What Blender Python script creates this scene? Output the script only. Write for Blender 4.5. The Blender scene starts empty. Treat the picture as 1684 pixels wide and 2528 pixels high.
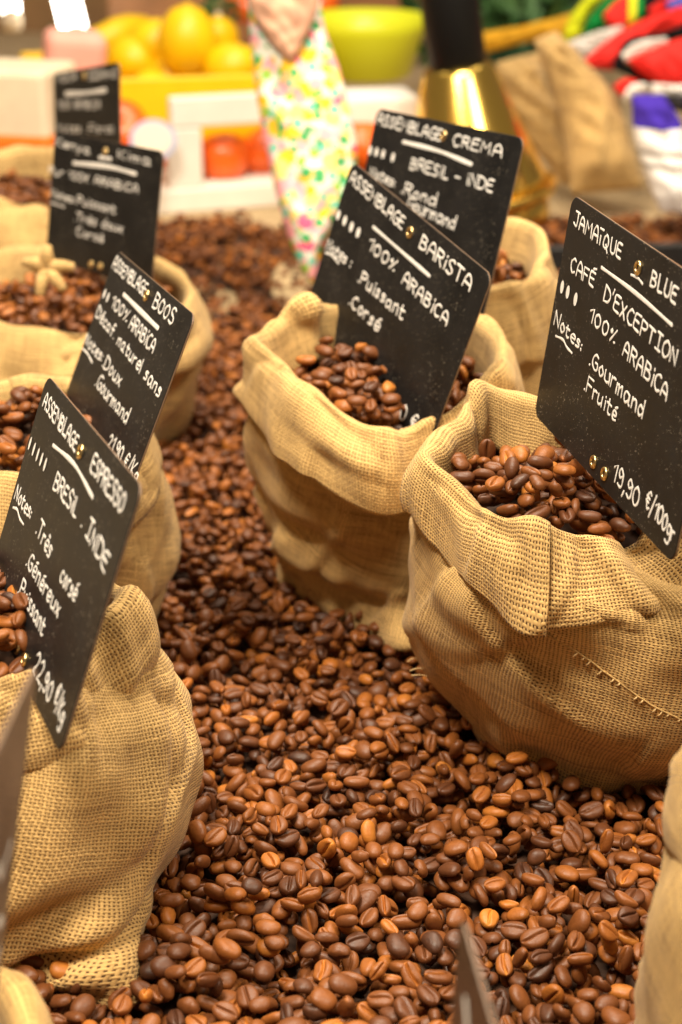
import bpy, bmesh, math, random
import numpy as np
from mathutils import Vector, Matrix

random.seed(7); RNG = np.random.default_rng(7)
S = bpy.context.scene
COL = S.collection
# ------------------------------------------------------------------ camera
PITCH = math.radians(24.0); CAM_H = 0.413; FPX = 4000.0
cam = bpy.data.cameras.new('camera'); camo = bpy.data.objects.new('camera', cam); COL.objects.link(camo)
camo.location = (0, 0, CAM_H); camo.rotation_euler = (math.pi/2 - PITCH, 0, 0)
cam.sensor_fit = 'HORIZONTAL'; cam.sensor_width = 24.0; cam.lens = FPX/1684*24
cam.clip_start = 0.01; cam.clip_end = 30
cam.dof.use_dof = True; cam.dof.focus_distance = 0.675; cam.dof.aperture_fstop = 8.4
S.camera = camo
# ------------------------------------------------------------------ world, lamps, exposure
wd = bpy.data.worlds.new('World'); S.world = wd; wd.use_nodes = True
wd.node_tree.nodes['Background'].inputs[0].default_value = (1.0, 0.79, 0.57, 1)
wd.node_tree.nodes['Background'].inputs[1].default_value = 0.19

def area(name, loc, target, sx, sy, watts, col):
    l = bpy.data.lights.new(name, 'AREA'); l.shape = 'RECTANGLE'; l.size = sx; l.size_y = sy; l.energy = watts; l.color = col
    o = bpy.data.objects.new(name, l); COL.objects.link(o); o.location = loc
    o.rotation_euler = (Vector(target)-Vector(loc)).to_track_quat('-Z', 'Y').to_euler()
    return o
area('stall_or_fill_lamp', (-0.30, 0.28, 1.40), (0.0, 0.75, 0.05), 0.38, 0.38, 38.0, (1.0, 0.87, 0.68))
area('stall_or_fill_lamp', (0.10, 1.25, 1.40), (0.0, 0.9, 0.05), 0.42, 0.42, 27.0, (1.0, 0.87, 0.68))
area('stall_or_fill_lamp', (0.0, 2.2, 1.5), (0.0, 2.1, 0.1), 1.4, 0.5, 6.0, (1.0, 0.86, 0.68))
area('stall_or_fill_lamp', (0.75, 0.35, 1.15), (0.05, 0.9, 0.05), 0.3, 0.3, 13.0, (1.0, 0.86, 0.66))  # unseen fill lamp, added for brass highlights and the sacks' right sides
S.view_settings.view_transform = 'Standard'; S.view_settings.look = 'None'
S.view_settings.exposure = 0.0; S.view_settings.gamma = 1.0; S.view_settings.use_curve_mapping = False
S.render.engine = 'CYCLES'; S.cycles.use_denoising = True
S.cycles.max_bounces = 6; S.cycles.diffuse_bounces = 3; S.cycles.glossy_bounces = 3; S.cycles.transparent_max_bounces = 4
S.cycles.sample_clamp_indirect = 4.0

# ------------------------------------------------------------------ helpers
CP, SP = math.cos(PITCH), math.sin(PITCH)
def ray(x, y):
    a, b = (x-842)/FPX, (y-1264)/FPX
    return np.array([a, CP-b*SP, -b*CP-SP])
def onh(x, y, h):
    r = ray(x, y); return np.array([0, 0, CAM_H]) + r*((h-CAM_H)/r[2])
def ond(x, y, z): return np.array([0, 0, CAM_H]) + ray(x, y)*z
def depth(p):
    return p[..., 1]*CP - (p[..., 2]-CAM_H)*SP
def topix(p):
    z = depth(p); yc = -p[..., 1]*SP-(p[..., 2]-CAM_H)*CP
    return 842+FPX*p[..., 0]/z, 1264+FPX*yc/z, z

def tag(o, label=None, cat=None, group=None, kind=None):
    if label: o['label'] = label
    if cat: o['category'] = cat
    if group: o['group'] = group
    if kind: o['kind'] = kind
    return o
def empty(name, loc=(0, 0, 0), parent=None):
    o = bpy.data.objects.new(name, None); COL.objects.link(o); o.location = loc; o.empty_display_size = 0.01
    if parent: o.parent = parent
    return o
def link(name, me, mat=None, parent=None, smooth=True):
    o = bpy.data.objects.new(name, me); COL.objects.link(o)
    if mat and not me.materials: me.materials.append(mat)
    if parent: o.parent = parent
    if smooth:
        me.polygons.foreach_set('use_smooth', [True]*len(me.polygons))
    return o
def mesh_np(name, V, Fq):
    me = bpy.data.meshes.new(name); V = np.asarray(V, float).reshape(-1, 3); Fq = np.asarray(Fq, np.int32)
    k = Fq.shape[1]; n = len(Fq)
    me.vertices.add(len(V)); me.vertices.foreach_set('co', V.ravel().astype(np.float32))
    me.loops.add(n*k); me.loops.foreach_set('vertex_index', Fq.ravel())
    me.polygons.add(n); me.polygons.foreach_set('loop_start', np.arange(n, dtype=np.int32)*k)
    me.update(calc_edges=True); me.validate(); return me
def mesh_py(name, V, Fs):
    me = bpy.data.meshes.new(name); me.from_pydata([tuple(map(float, v)) for v in V], [], [tuple(map(int, f)) for f in Fs]); me.update(); return me
def box_me(sx, sy, sz, bev=0.002, seg=2, loc=(0, 0, 0), bm=None):
    new = bm is None
    if new: bm = bmesh.new()
    r = bmesh.ops.create_cube(bm, size=1.0)
    vs = r['verts']
    for v in vs: v.co = Vector((v.co.x*sx+loc[0], v.co.y*sy+loc[1], v.co.z*sz+loc[2]))
    if bev > 0:
        es = list({e for v in vs for e in v.link_edges})
        bmesh.ops.bevel(bm, geom=es, offset=bev, segments=seg, affect='EDGES', profile=0.5)
    if not new: return bm
    me = bpy.data.meshes.new('box'); bm.to_mesh(me); bm.free(); return me
def tube(path, rad, n=10, name='tube', closed=False, sq=None, cap=True):
    P = np.asarray(path, float); N = len(P); rad = np.broadcast_to(np.asarray(rad, float), (N,))
    T = np.gradient(P, axis=0)
    if closed: T = (np.roll(P, -1, 0)-np.roll(P, 1, 0))
    T /= np.linalg.norm(T, axis=1)[:, None]+1e-12
    up = np.array([0, 0, 1.0]) if abs(T[0, 2]) < .9 else np.array([1.0, 0, 0])
    V = []; nrm = up-T[0]*(up@T[0]); nrm /= np.linalg.norm(nrm)
    for i in range(N):
        nrm = nrm-T[i]*(nrm@T[i]); nrm /= np.linalg.norm(nrm); b = np.cross(T[i], nrm)
        for k in range(n):
            a = 2*math.pi*k/n; ca, sa = math.cos(a), math.sin(a)
            if sq: ca, sa = ca*sq[0], sa*sq[1]
            V.append(P[i]+rad[i]*(nrm*ca+b*sa))
    Fs = []
    for i in range(N if closed else N-1):
        j = (i+1) % N
        for k in range(n):
            Fs.append((i*n+k, i*n+(k+1) % n, j*n+(k+1) % n, j*n+k))
    if cap and not closed:
        Fs.append(tuple(range(n))[::-1]); Fs.append(tuple((N-1)*n+k for k in range(n)))
    return mesh_py(name, V, Fs)
def lathe(prof, n=40, name='lathe'):
    V = []; Fs = []
    for r, z in prof:
        for k in range(n):
            a = 2*math.pi*k/n; V.append((r*math.cos(a), r*math.sin(a), z))
    for i in range(len(prof)-1):
        for k in range(n):
            Fs.append((i*n+k, i*n+(k+1) % n, (i+1)*n+(k+1) % n, (i+1)*n+k))
    if prof[0][0] > 1e-6: Fs.append(tuple(range(n))[::-1])
    if prof[-1][0] > 1e-6: Fs.append(tuple((len(prof)-1)*n+k for k in range(n)))
    me = mesh_py(name, V, Fs)
    bm = bmesh.new(); bm.from_mesh(me); bmesh.ops.remove_doubles(bm, verts=bm.verts, dist=1e-6); bm.to_mesh(me); bm.free()
    return me
def crom(P, n, closed=False):
    P = np.asarray(P, float); N = len(P); out = []
    if N < 3 and not closed:
        t = np.linspace(0, 1, n*(N-1)+1)[:, None]; return P[0]*(1-t)+P[-1]*t
    rng = range(N) if closed else range(N-1)
    for i in rng:
        if closed: p0, p1, p2, p3 = P[i-1], P[i], P[(i+1) % N], P[(i+2) % N]
        else:
            p1, p2 = P[i], P[i+1]; p0 = P[i-1] if i > 0 else 2*p1-p2; p3 = P[i+2] if i+2 < N else 2*p2-p1
        for k in range(n):
            t = k/n
            out.append(.5*((2*p1)+(-p0+p2)*t+(2*p0-5*p1+4*p2-p3)*t*t+(-p0+3*p1-3*p2+p3)*t**3))
    if not closed: out.append(P[-1])
    return np.array(out)

# ------------------------------------------------------------------ materials
def newmat(name):
    m = bpy.data.materials.new(name); m.use_nodes = True
    nt = m.node_tree; b = nt.nodes['Principled BSDF']; return m, nt, b
def simple(name, col, rough=.5, metal=0, spec=.5, noise=0.0, nscale=40, bump=0.0, bscale=200):
    m, nt, b = newmat(name)
    b.inputs['Base Color'].default_value = (*col, 1); b.inputs['Roughness'].default_value = rough
    b.inputs['Metallic'].default_value = metal; b.inputs['Specular IOR Level'].default_value = spec
    tc = nt.nodes.new('ShaderNodeTexCoord')
    if noise:
        n = nt.nodes.new('ShaderNodeTexNoise'); n.inputs['Scale'].default_value = nscale; n.inputs['Detail'].default_value = 5
        nt.links.new(tc.outputs['Object'], n.inputs['Vector'])
        r = nt.nodes.new('ShaderNodeValToRGB')
        r.color_ramp.elements[0].position = .3; r.color_ramp.elements[1].position = .7
        r.color_ramp.elements[0].color = tuple(c*(1-noise) for c in col)+(1,); r.color_ramp.elements[1].color = tuple(min(1, c*(1+noise)) for c in col)+(1,)
        nt.links.new(n.outputs[0], r.inputs[0]); nt.links.new(r.outputs[0], b.inputs['Base Color'])
    if bump:
        n2 = nt.nodes.new('ShaderNodeTexNoise'); n2.inputs['Scale'].default_value = bscale; n2.inputs['Detail'].default_value = 4
        nt.links.new(tc.outputs['Object'], n2.inputs['Vector'])
        bp = nt.nodes.new('ShaderNodeBump'); bp.inputs['Strength'].default_value = bump; bp.inputs['Distance'].default_value = .001
        nt.links.new(n2.outputs[0], bp.inputs['Height']); nt.links.new(bp.outputs[0], b.inputs['Normal'])
    return m

class NG:
    def __init__(s, nt): s.nt = nt
    def m(s, op, a, b=None, c=None, clamp=False):
        n = s.nt.nodes.new('ShaderNodeMath'); n.operation = op; n.use_clamp = clamp
        for i, v in enumerate((a, b, c)):
            if v is None: continue
            if isinstance(v, (int, float)): n.inputs[i].default_value = v
            else: s.nt.links.new(v, n.inputs[i])
        return n.outputs[0]
    def noise(s, vec, scale, detail=3, rough=.5, dim='3D'):
        n = s.nt.nodes.new('ShaderNodeTexNoise'); n.noise_dimensions = dim
        n.inputs['Scale'].default_value = scale; n.inputs['Detail'].default_value = detail; n.inputs['Roughness'].default_value = rough
        if dim == '1D': s.nt.links.new(vec, n.inputs['W'])
        else: s.nt.links.new(vec, n.inputs['Vector'])
        return n
    def ramp(s, fac, stops):
        r = s.nt.nodes.new('ShaderNodeValToRGB'); el = r.color_ramp.elements
        while len(el) < len(stops): el.new(.5)
        for e, (p, c) in zip(el, stops): e.position = p; e.color = (*c, 1)
        s.nt.links.new(fac, r.inputs[0]); return r.outputs[0]
    def mix(s, fac, a, b, blend='MIX'):
        n = s.nt.nodes.new('ShaderNodeMix'); n.data_type = 'RGBA'; n.blend_type = blend
        for i, v in ((0, fac), (6, a), (7, b)):
            if isinstance(v, (int, float)): n.inputs[i].default_value = v
            elif isinstance(v, tuple): n.inputs[i].default_value = (*v, 1)
            else: s.nt.links.new(v, n.inputs[i])
        return n.outputs[2]

def burlap(name, base=(.63, .405, .155), pitch=.00142, hole=.34, rough=.85):
    """plain-weave jute: threads over and under, small gaps through which the coffee shows"""
    m, nt, b = newmat(name); g = NG(nt)
    uv = nt.nodes.new('ShaderNodeUVMap'); 
    tc = nt.nodes.new('ShaderNodeTexCoord')
    wob = g.noise(uv.outputs[0], 55, 3)
    add = nt.nodes.new('ShaderNodeVectorMath'); add.operation = 'MULTIPLY_ADD'
    nt.links.new(wob.outputs['Color'], add.inputs[0]); add.inputs[1].default_value = (.0035, .0035, 0); nt.links.new(uv.outputs[0], add.inputs[2])
    sp = nt.nodes.new('ShaderNodeSeparateXYZ'); nt.links.new(add.outputs[0], sp.inputs[0])
    u = g.m('DIVIDE', sp.outputs[0], pitch); v = g.m('DIVIDE', sp.outputs[1], pitch)
    fu, fv = g.m('FLOOR', u), g.m('FLOOR', v)
    du = g.m('MULTIPLY', g.m('ABSOLUTE', g.m('SUBTRACT', g.m('FRACT', u), .5)), 2.0)   # 0 centre .. 1 gap
    dv = g.m('MULTIPLY', g.m('ABSOLUTE', g.m('SUBTRACT', g.m('FRACT', v), .5)), 2.0)
    # thread thickness differs thread by thread (slubs)
    su = g.noise(g.m('ADD', g.m('MULTIPLY', fu, 7.31), g.m('MULTIPLY', v, .06)), 1.0, 1, dim='1D').outputs[0]
    sv = g.noise(g.m('ADD', g.m('MULTIPLY', fv, 5.77), g.m('MULTIPLY', u, .06)), 1.0, 1, dim='1D').outputs[0]
    wu = g.m('ADD', 1.0-hole-.22, g.m('MULTIPLY', su, .44)); wv = g.m('ADD', 1.0-hole-.22, g.m('MULTIPLY', sv, .44))
    pu = g.m('SUBTRACT', 1.0, g.m('POWER', g.m('DIVIDE', du, wu), 2.0), clamp=True)
    pv = g.m('SUBTRACT', 1.0, g.m('POWER', g.m('DIVIDE', dv, wv), 2.0), clamp=True)
    par = g.m('MULTIPLY', g.m('SUBTRACT', g.m('PINGPONG', g.m('ADD', fu, fv), 1.0), .5), 2.0)   # +-1
    hu = g.m('MULTIPLY', g.m('SQRT', pu), g.m('ADD', .72, g.m('MULTIPLY', par, .28)))
    hv = g.m('MULTIPLY', g.m('SQRT', pv), g.m('SUBTRACT', .72, g.m('MULTIPLY', par, .28)))
    h = g.m('MAXIMUM', hu, hv)
    gap = g.m('SUBTRACT', 1.0, g.m("MULTIPLY", h, 2.4), clamp=True)
    fib = g.noise(uv.outputs[0], 2600, 2).outputs[0]
    blot = g.noise(tc.outputs['Object'], 28, 4).outputs[0]
    slub = g.m('MAXIMUM', g.m('MULTIPLY', su, g.m('GREATER_THAN', hu, hv)), g.m('MULTIPLY', sv, g.m('LESS_THAN', hu, hv)))
    stk = g.noise(g.m('ADD', g.m('MULTIPLY', fv, 1.93), g.m('MULTIPLY', u, .012)), 1.0, 0, dim='1D').outputs[0]
    tone = g.m('ADD', g.m('ADD', g.m('MULTIPLY', slub, .50), g.m('MULTIPLY', stk, .24)), g.m('ADD', g.m('MULTIPLY', blot, .34), g.m('MULTIPLY', fib, .26)))
    c1 = (base[0]*.55, base[1]*.50, base[2]*.46); c2 = tuple(min(1, c*1.22) for c in base)
    col = g.ramp(tone, [(.43, c1), (.66, base), (.92, c2)])
    col = g.mix(gap, col, (.085, .040, .016))
    nt.links.new(col, b.inputs['Base Color']); b.inputs['Roughness'].default_value = rough
    b.inputs['Specular IOR Level'].default_value = .15
    b.inputs['Sheen Weight'].default_value = .12
    bp = nt.nodes.new('ShaderNodeBump'); bp.inputs['Strength'].default_value = .75; bp.inputs['Distance'].default_value = .00055
    hh = g.m('ADD', h, g.m('MULTIPLY', fib, .25))
    nt.links.new(hh, bp.inputs['Height']); nt.links.new(bp.outputs[0], b.inputs['Normal'])
    return m
M = {}
M['burlap'] = burlap('burlap')
M['burlap_pale'] = burlap('burlap_pale', base=(.64, .42, .165), pitch=.0015)
M['burlap_fine'] = burlap('burlap_fine', base=(.58, .37, .13), pitch=.0012, hole=.24)

def bean_mat(name, obj):
    m, nt, b = newmat(name); g = NG(nt)
    at = nt.nodes.new('ShaderNodeAttribute'); at.attribute_type = 'OBJECT' if obj else 'GEOMETRY'; at.attribute_name = 'tint'
    tc = nt.nodes.new('ShaderNodeTexCoord')
    n = g.noise(tc.outputs['Object'], 420, 4)
    ac = nt.nodes.new('ShaderNodeAttribute'); ac.attribute_name = 'chaff'
    t = g.m('ADD', g.m('ADD', at.outputs['Fac'], ac.outputs['Fac']), g.m('MULTIPLY', g.m('SUBTRACT', n.outputs[0], .5), .22))
    col = g.ramp(t, [(0, (.030, .012, .007)), (.28, (.108, .034, .010)), (.55, (.215, .068, .014)), (.78, (.37, .120, .018)), (1, (.52, .20, .028))])
    nt.links.new(col, b.inputs['Base Color'])
    nt.links.new(g.m('ADD', .36, g.m('MULTIPLY', n.outputs[0], .24)), b.inputs['Roughness'])
    b.inputs['Specular IOR Level'].default_value = .40
    bp = nt.nodes.new('ShaderNodeBump'); bp.inputs['Strength'].default_value = .35; bp.inputs['Distance'].default_value = .0004
    n2 = g.noise(tc.outputs['Object'], 900, 3); nt.links.new(n2.outputs[0], bp.inputs['Height']); nt.links.new(bp.outputs[0], b.inputs['Normal'])
    return m
M['bean_one'] = bean_mat('roasted_bean', True); M['bean_many'] = bean_mat('roasted_beans', False)

def slate(name):
    m, nt, b = newmat(name); g = NG(nt); tc = nt.nodes.new('ShaderNodeTexCoord')
    sm = g.noise(tc.outputs['Object'], 38, 6, .65).outputs[0]
    sp = g.noise(tc.outputs['Object'], 950, 2, .6).outputs[0]
    sp2 = g.noise(tc.outputs['Object'], 33, 3).outputs[0]
    dust = g.m('MULTIPLY', g.m('GREATER_THAN', g.m('ADD', sp, g.m('MULTIPLY', sp2, .16)), .775), .55)
    col = g.ramp(sm, [(.3, (.0065, .0063, .0065)), (.72, (.019, .0175, .017))])
    col = g.mix(dust, col, (.42, .36, .28)); nt.links.new(col, b.inputs['Base Color'])
    nt.links.new(g.m('ADD', .33, g.m('MULTIPLY', sm, .25)), b.inputs['Roughness']); b.inputs['Specular IOR Level'].default_value = .20
    return m
M['slate'] = slate('black_slate_board'); M['slate_gloss'] = slate('shiny_slate_board'); M['slate_gloss'].node_tree.nodes['Principled BSDF'].inputs['Coat Weight'].default_value = .8; M['slate_gloss'].node_tree.nodes['Principled BSDF'].inputs['Coat Roughness'].default_value = .3
M['edge'] = simple('board_edge', (.20, .12, .07), .45)
M['chalk'] = simple('white_paint_pen', (.83, .80, .76), .55, noise=.08, nscale=500)
M['brass'] = simple('brass', (1.0, .68, .15), .21, metal=1)
M['eyelet'] = simple('brass_eyelet', (.80, .58, .26), .28, metal=1)
M['steel'] = simple('steel', (.5, .48, .45), .35, metal=1)

# ------------------------------------------------------------------ the setting: cloth-covered stall table, heaped bed of coffee
M['cloth'] = burlap('table_burlap', base=(.62, .46, .25), pitch=.0018)
M['under'] = simple('deep_coffee', (.060, .024, .010), .8, noise=.4, nscale=180)
def wfield(seed, n, nlo, nhi, llo, lhi):
    r = np.random.default_rng(seed)
    ns = r.integers(nlo, nhi+1, n)*r.choice([-1, 1], n); ks = 2*math.pi/r.uniform(llo, lhi, n)*r.choice([-1, 1], n); ph = r.uniform(0, 6.28, n)
    def f(phi, v):
        o = 0
        for a, k, p in zip(ns, ks, ph): o = o+np.cos(a*phi+k*v+p)
        return o/math.sqrt(n/2)
    return f
def xyfield(seed, n, llo, lhi):
    r = np.random.default_rng(seed); a = r.uniform(0, 6.28, n); k = 2*math.pi/r.uniform(llo, lhi, n); ph = r.uniform(0, 6.28, n)
    def f(x, y):
        o = 0
        for t, kk, p in zip(a, k, ph): o = o+np.cos(kk*(math.cos(t)*x+math.sin(t)*y)+p)
        return o/math.sqrt(n/2)
    return f
bedw = xyfield(3, 7, .06, .16); patchw = xyfield(11, 6, .06, .13)
def patch(x, y):      # where the heap thins out and the cloth shows, far left of the middle
    d = np.exp(-(((x+.075)/.11)**2+((y-1.52)/.16)**2)*1.0)+.8*np.exp(-(((x+.02)/.05)**2+((y-1.30)/.10)**2))
    return np.clip((d*1.5+patchw(x, y)*.85*np.minimum(1, d*2)-.72)*3.0, 0, 1)
def bed_base(x, y):
    h = -.0205+.0022*bedw(x, y)
    h = h-.0010*np.clip((.66-y)/.2, 0, 1)
    return np.where(True, h*(1-patch(x, y))+-.0300*patch(x, y), h)
CLOTH_Z = -.0280
xs = np.linspace(-.46, .46, 185); ys = np.linspace(.22, 1.78, 313)
X, Y = np.meshgrid(xs, ys); Zb = bed_base(X, Y)
edge = np.clip(np.minimum.reduce([X+.46, .46-X, Y-.22, 1.74-Y])/.03, 0, 1); Zb = Zb*edge+(1-edge)*-.035
nx, ny = len(xs), len(ys); idx = np.arange(nx*ny).reshape(ny, nx)
Fq = np.stack([idx[:-1, :-1], idx[:-1, 1:], idx[1:, 1:], idx[1:, :-1]], -1).reshape(-1, 4)
tag(link('bean_bed', mesh_np('bean_bed', np.stack([X, Y, Zb], -1), Fq), M['under']), kind='structure')
me = mesh_np('table_cloth', [(-2.2, .1, CLOTH_Z), (2.2, .1, CLOTH_Z), (2.2, 4.4, CLOTH_Z), (-2.2, 4.4, CLOTH_Z)], [(0, 1, 2, 3)])
uvl = me.uv_layers.new(name='UVMap'); uvl.data.foreach_set('uv', np.array([(-2.2, .1), (2.2, .1), (2.2, 4.4), (-2.2, 4.4)], np.float32).ravel())
tag(link('table_cloth', me, M['cloth']), kind='structure')

# ------------------------------------------------------------------ burlap sacks
def ring_pts(ring):
    cx, cy, r, z = ring[:4]; r = np.broadcast_to(np.asarray(r, float), (8,)); z = np.broadcast_to(np.asarray(z, float), (8,))
    a = np.arange(8)*math.pi/4
    return np.stack([cx+r*np.cos(a), cy+r*np.sin(a), z], -1)*.001
def dens_u(ctrl, NU, phis):      # ctrl (8,3) -> periodic Catmull-Rom sampled at angles phis
    t = (phis/(2*math.pi)*8); i = np.floor(t).astype(int); f = (t-i)[:, None]
    p0, p1, p2, p3 = (ctrl[(i+k) % 8] for k in (-1, 0, 1, 2))
    return .5*((2*p1)+(-p0+p2)*f+(2*p0-5*p1+4*p2-p3)*f*f+(-p0+3*p1-3*p2+p3)*f**3)
def bump_ring(P, phis, c, bumps):
    for (ph, w, dr, dz) in bumps:
        d = (np.degrees(phis)-ph+180) % 360-180; k = np.exp(-(d/w)**2)[:, None]
        dirv = P-np.array([c[0], c[1], 0])*.001; dirv[:, 2] = 0; dirv /= np.linalg.norm(dirv, axis=1)[:, None]+1e-9
        P = P+dirv*k*dr*.001; P[:, 2] += k[:, 0]*dz*.001
    return P
def loft(rings, phis, nseg):
    R = []
    for rg in rings:
        p = dens_u(ring_pts(rg), 0, phis)
        if len(rg) > 4: p = bump_ring(p, phis, rg, rg[4])
        R.append(p)
    R = np.array(R); out = []; sv = []
    for i in range(len(R)-1):
        p1, p2 = R[i], R[i+1]; p0 = R[i-1] if i else 2*p1-p2; p3 = R[i+2] if i+2 < len(R) else 2*p2-p1
        n = nseg[i] if isinstance(nseg, (list, tuple)) else nseg
        for k in range(n):
            t = k/n; out.append(.5*((2*p1)+(-p0+p2)*t+(2*p0-5*p1+4*p2-p3)*t*t+(-p0+3*p1-3*p2+p3)*t**3)); sv.append(i+t)
    out.append(R[-1]); sv.append(len(R)-1.0)
    return np.array(out), np.array(sv)
def grid_normals(P, per):
    du = (np.roll(P, -1, 1)-np.roll(P, 1, 1)) if per else np.gradient(P, axis=1)
    dv = np.gradient(P, axis=0); n = np.cross(du, dv); n /= np.linalg.norm(n, axis=2)[..., None]+1e-12
    return n
def grid_mesh(name, P, per, uvs):
    nv, nu = P.shape[:2]; idx = np.arange(nv*nu).reshape(nv, nu)
    if per:
        a = idx; b = np.roll(idx, -1, 1)
        Fq = np.stack([a[:-1], b[:-1], b[1:], a[1:]], -1).reshape(-1, 4)
        U = np.concatenate([uvs, uvs[:, :1]+np.array([uvs[0, -1, 0]-uvs[0, 0, 0]+uvs[0, 1, 0]-uvs[0, 0, 0], 0])], 1)
    else:
        Fq = np.stack([idx[:-1, :-1], idx[:-1, 1:], idx[1:, 1:], idx[1:, :-1]], -1).reshape(-1, 4); U = uvs
    me = mesh_np(name, P, Fq); lu = np.stack([U[:-1, :-1], U[:-1, 1:], U[1:, 1:], U[1:, :-1]], 2).reshape(-1, 2)
    l = me.uv_layers.new(name='UVMap'); l.data.foreach_set('uv', lu.astype(np.float32).ravel())
    return me
def seg_dist(phi, s, a, b, ru=75.0, rs=28.0):     # distance (mm-like) in (angle, ring index) space to a segment
    dphi = ((phi-a[0]+180) % 360-180); px_, py_ = np.radians(dphi)*ru, (s-a[1])*rs
    bx, by = math.radians((b[0]-a[0]+180) % 360-180)*ru, (b[1]-a[1])*rs
    L2 = bx*bx+by*by; t = np.clip((px_*bx+py_*by)/L2, 0, 1)
    side = px_*by-py_*bx
    return np.hypot(px_-t*bx, py_-t*by), t, np.sign(side)
SACKS = {}
def sack(label, body, crest, cuff_len, cuff_out, seed, mat, folds=(), cfolds=(), seam_phi=300, ov=10, wr=1.6, cwr=1.2, group=None, bias=.28, inner=30, hi=True):
    """body: rings bottom->shoulder; crest: ring of the rolled mouth; the cuff is a strip turned outward over it"""
    root = empty('coffee_sack', (body[0][0]*.001, body[0][1]*.001, -.012)); L = np.array(root.location)
    tag(root, label, 'sack', group)
    NU = 208 if hi else 120
    ph = np.arange(NU)*2*math.pi/NU+math.radians(60)
    cr8 = np.broadcast_to(np.asarray(crest[2], float), (8,)); cz8 = np.broadcast_to(np.asarray(crest[3], float), (8,)); cb = crest[4] if len(crest) > 4 else []
    P, sv = loft(body+[(crest[0], crest[1], cr8-2, cz8-7, cb)], ph, 12 if hi else 7)
    vl = np.concatenate([[0], np.cumsum(np.linalg.norm(np.diff(P, axis=0), axis=2).mean(1))])
    f1 = wfield(seed, 9, 2, 9, .05, .14); f2 = wfield(seed+50, 8, 4, 16, .03, .08)
    PH, SV = np.meshgrid(ph, sv); VL = np.repeat(vl[:, None], NU, 1)
    n = grid_normals(P, True)
    mid = P.mean((0, 1)); out = ((P-mid)*n).sum(2).mean() > 0
    if not out: n = -n
    nb = len(body)
    mask = np.clip((SV-.8)/1.0, 0, 1)*np.clip((nb-SV)/.7, .25, 1)
    a = f1(PH, VL); b = f2(PH, VL)
    D = wr*.001*(a*.7+.3*b)*mask
    for q in range(3):        # soft overlapping folds along the zero lines of slow fields
        fa = wfield(seed+11*q+1, 5, 1, 5, .07, .22)(PH, VL); fm = wfield(seed+13*q+2, 4, 1, 3, .10, .30)(PH, VL)
        D = D+wr*.001*1.15*np.tanh(fa/.16)*np.exp(-(fa/.9)**2)*np.clip(fm+.35, 0, 1)*mask
    for (p0, p1, amp, w) in folds:
        d, t, sd = seg_dist(np.degrees(PH), SV, p0, p1)
        D = D+.001*amp*np.exp(-(d/w)**2)*np.sin(np.clip(t, .02, .98)*math.pi)**.5
        D = D-.001*amp*.75*np.exp(-((d*sd-w*1.5)/(w*.55))**2)*np.sin(np.clip(t, .02, .98)*math.pi)**.5
    P = P+n*D[..., None]
    P[..., 2] = np.maximum(P[..., 2], -.0180)
    u0, v0 = PH*.074, VL; uv = np.stack([u0*math.cos(bias)-v0*math.sin(bias), u0*math.sin(bias)+v0*math.cos(bias)], -1)
    bo = link('body', grid_mesh('body', P-L, True, uv), mat, root)
    md = bo.modifiers.new('cloth_thickness', 'SOLIDIFY'); md.thickness = .0012; md.offset = 0
    # cuff strip
    NC = 216 if hi else 124
    pc = math.radians(seam_phi)+np.linspace(math.radians(-ov), 2*math.pi+math.radians(ov), NC)
    cl = np.broadcast_to(np.asarray(cuff_len, float), (8,)); co = np.broadcast_to(np.asarray(cuff_out, float), (8,))
    cx, cy = crest[:2]
    rings = [(cx, cy, cr8-8, cz8-inner, cb), (cx, cy, cr8-5, cz8-12, cb), (cx, cy, cr8-3, cz8-3, cb), (cx, cy, cr8+1.5, cz8, cb), (cx, cy, cr8+4.2, cz8-3.5, cb),
             (cx, cy, cr8+4.6+.35*co, cz8-.35*cl, cb), (cx, cy, cr8+4+.85*co, cz8-.75*cl, cb), (cx, cy, cr8+3+co, cz8-cl, cb)]
    Q, qs = loft(rings, pc % (2*math.pi), [6, 4, 3, 3, 6, 8, 6] if hi else [3, 2, 2, 2, 4, 4, 3])
    qv = np.concatenate([[0], np.cumsum(np.linalg.norm(np.diff(Q, axis=0), axis=2).mean(1))])
    PC, QS = np.meshgrid(pc, qs); QV = np.repeat(qv[:, None], NC, 1)
    nq = grid_normals(Q, False)
    tst = (nq*np.stack([np.cos(PC), np.sin(PC), 0*PC], -1)).sum(2)
    if tst[qs > 4.5].mean() < 0: nq = -nq
    g1 = wfield(seed+7, 8, 2, 8, .06, .2); g2 = wfield(seed+77, 8, 6, 15, .03, .07)
    a = g1(PC, QV); b = g2(PC, QV)
    Dq = cwr*.001*(a*.6+.3*b)*np.clip(QS/2, 0, 1)
    for q in range(2):
        fa = wfield(seed+17*q+3, 5, 2, 6, .06, .18)(PC, QV); fm = wfield(seed+19*q+4, 4, 1, 4, .10, .30)(PC, QV)
        Dq = Dq+cwr*.001*1.3*np.tanh(fa/.18)*np.exp(-(fa/.9)**2)*np.clip(fm+.4, 0, 1)*np.clip((QS-2.5)/2, .15, 1)
    endB = np.clip((PC-(pc[-1]-math.radians(2.2*ov+8)))/math.radians(2.2*ov+8), 0, 1)
    Dq = Dq+endB*(.0008+.0052*np.clip((QS-3)/3.5, 0, 1))
    for (p0, p1, amp, w) in cfolds:
        d, t, sd = seg_dist(np.degrees(PC), QS, p0, p1, 60, 9)
        Dq = Dq+.001*amp*np.exp(-(d/w)**2)
        Dq = Dq-.001*amp*.7*np.exp(-((d*sd-w*1.5)/(w*.55))**2)
    # keep the inside half from swelling outward through the outer half
    Q = Q+nq*Dq[..., None]
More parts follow.
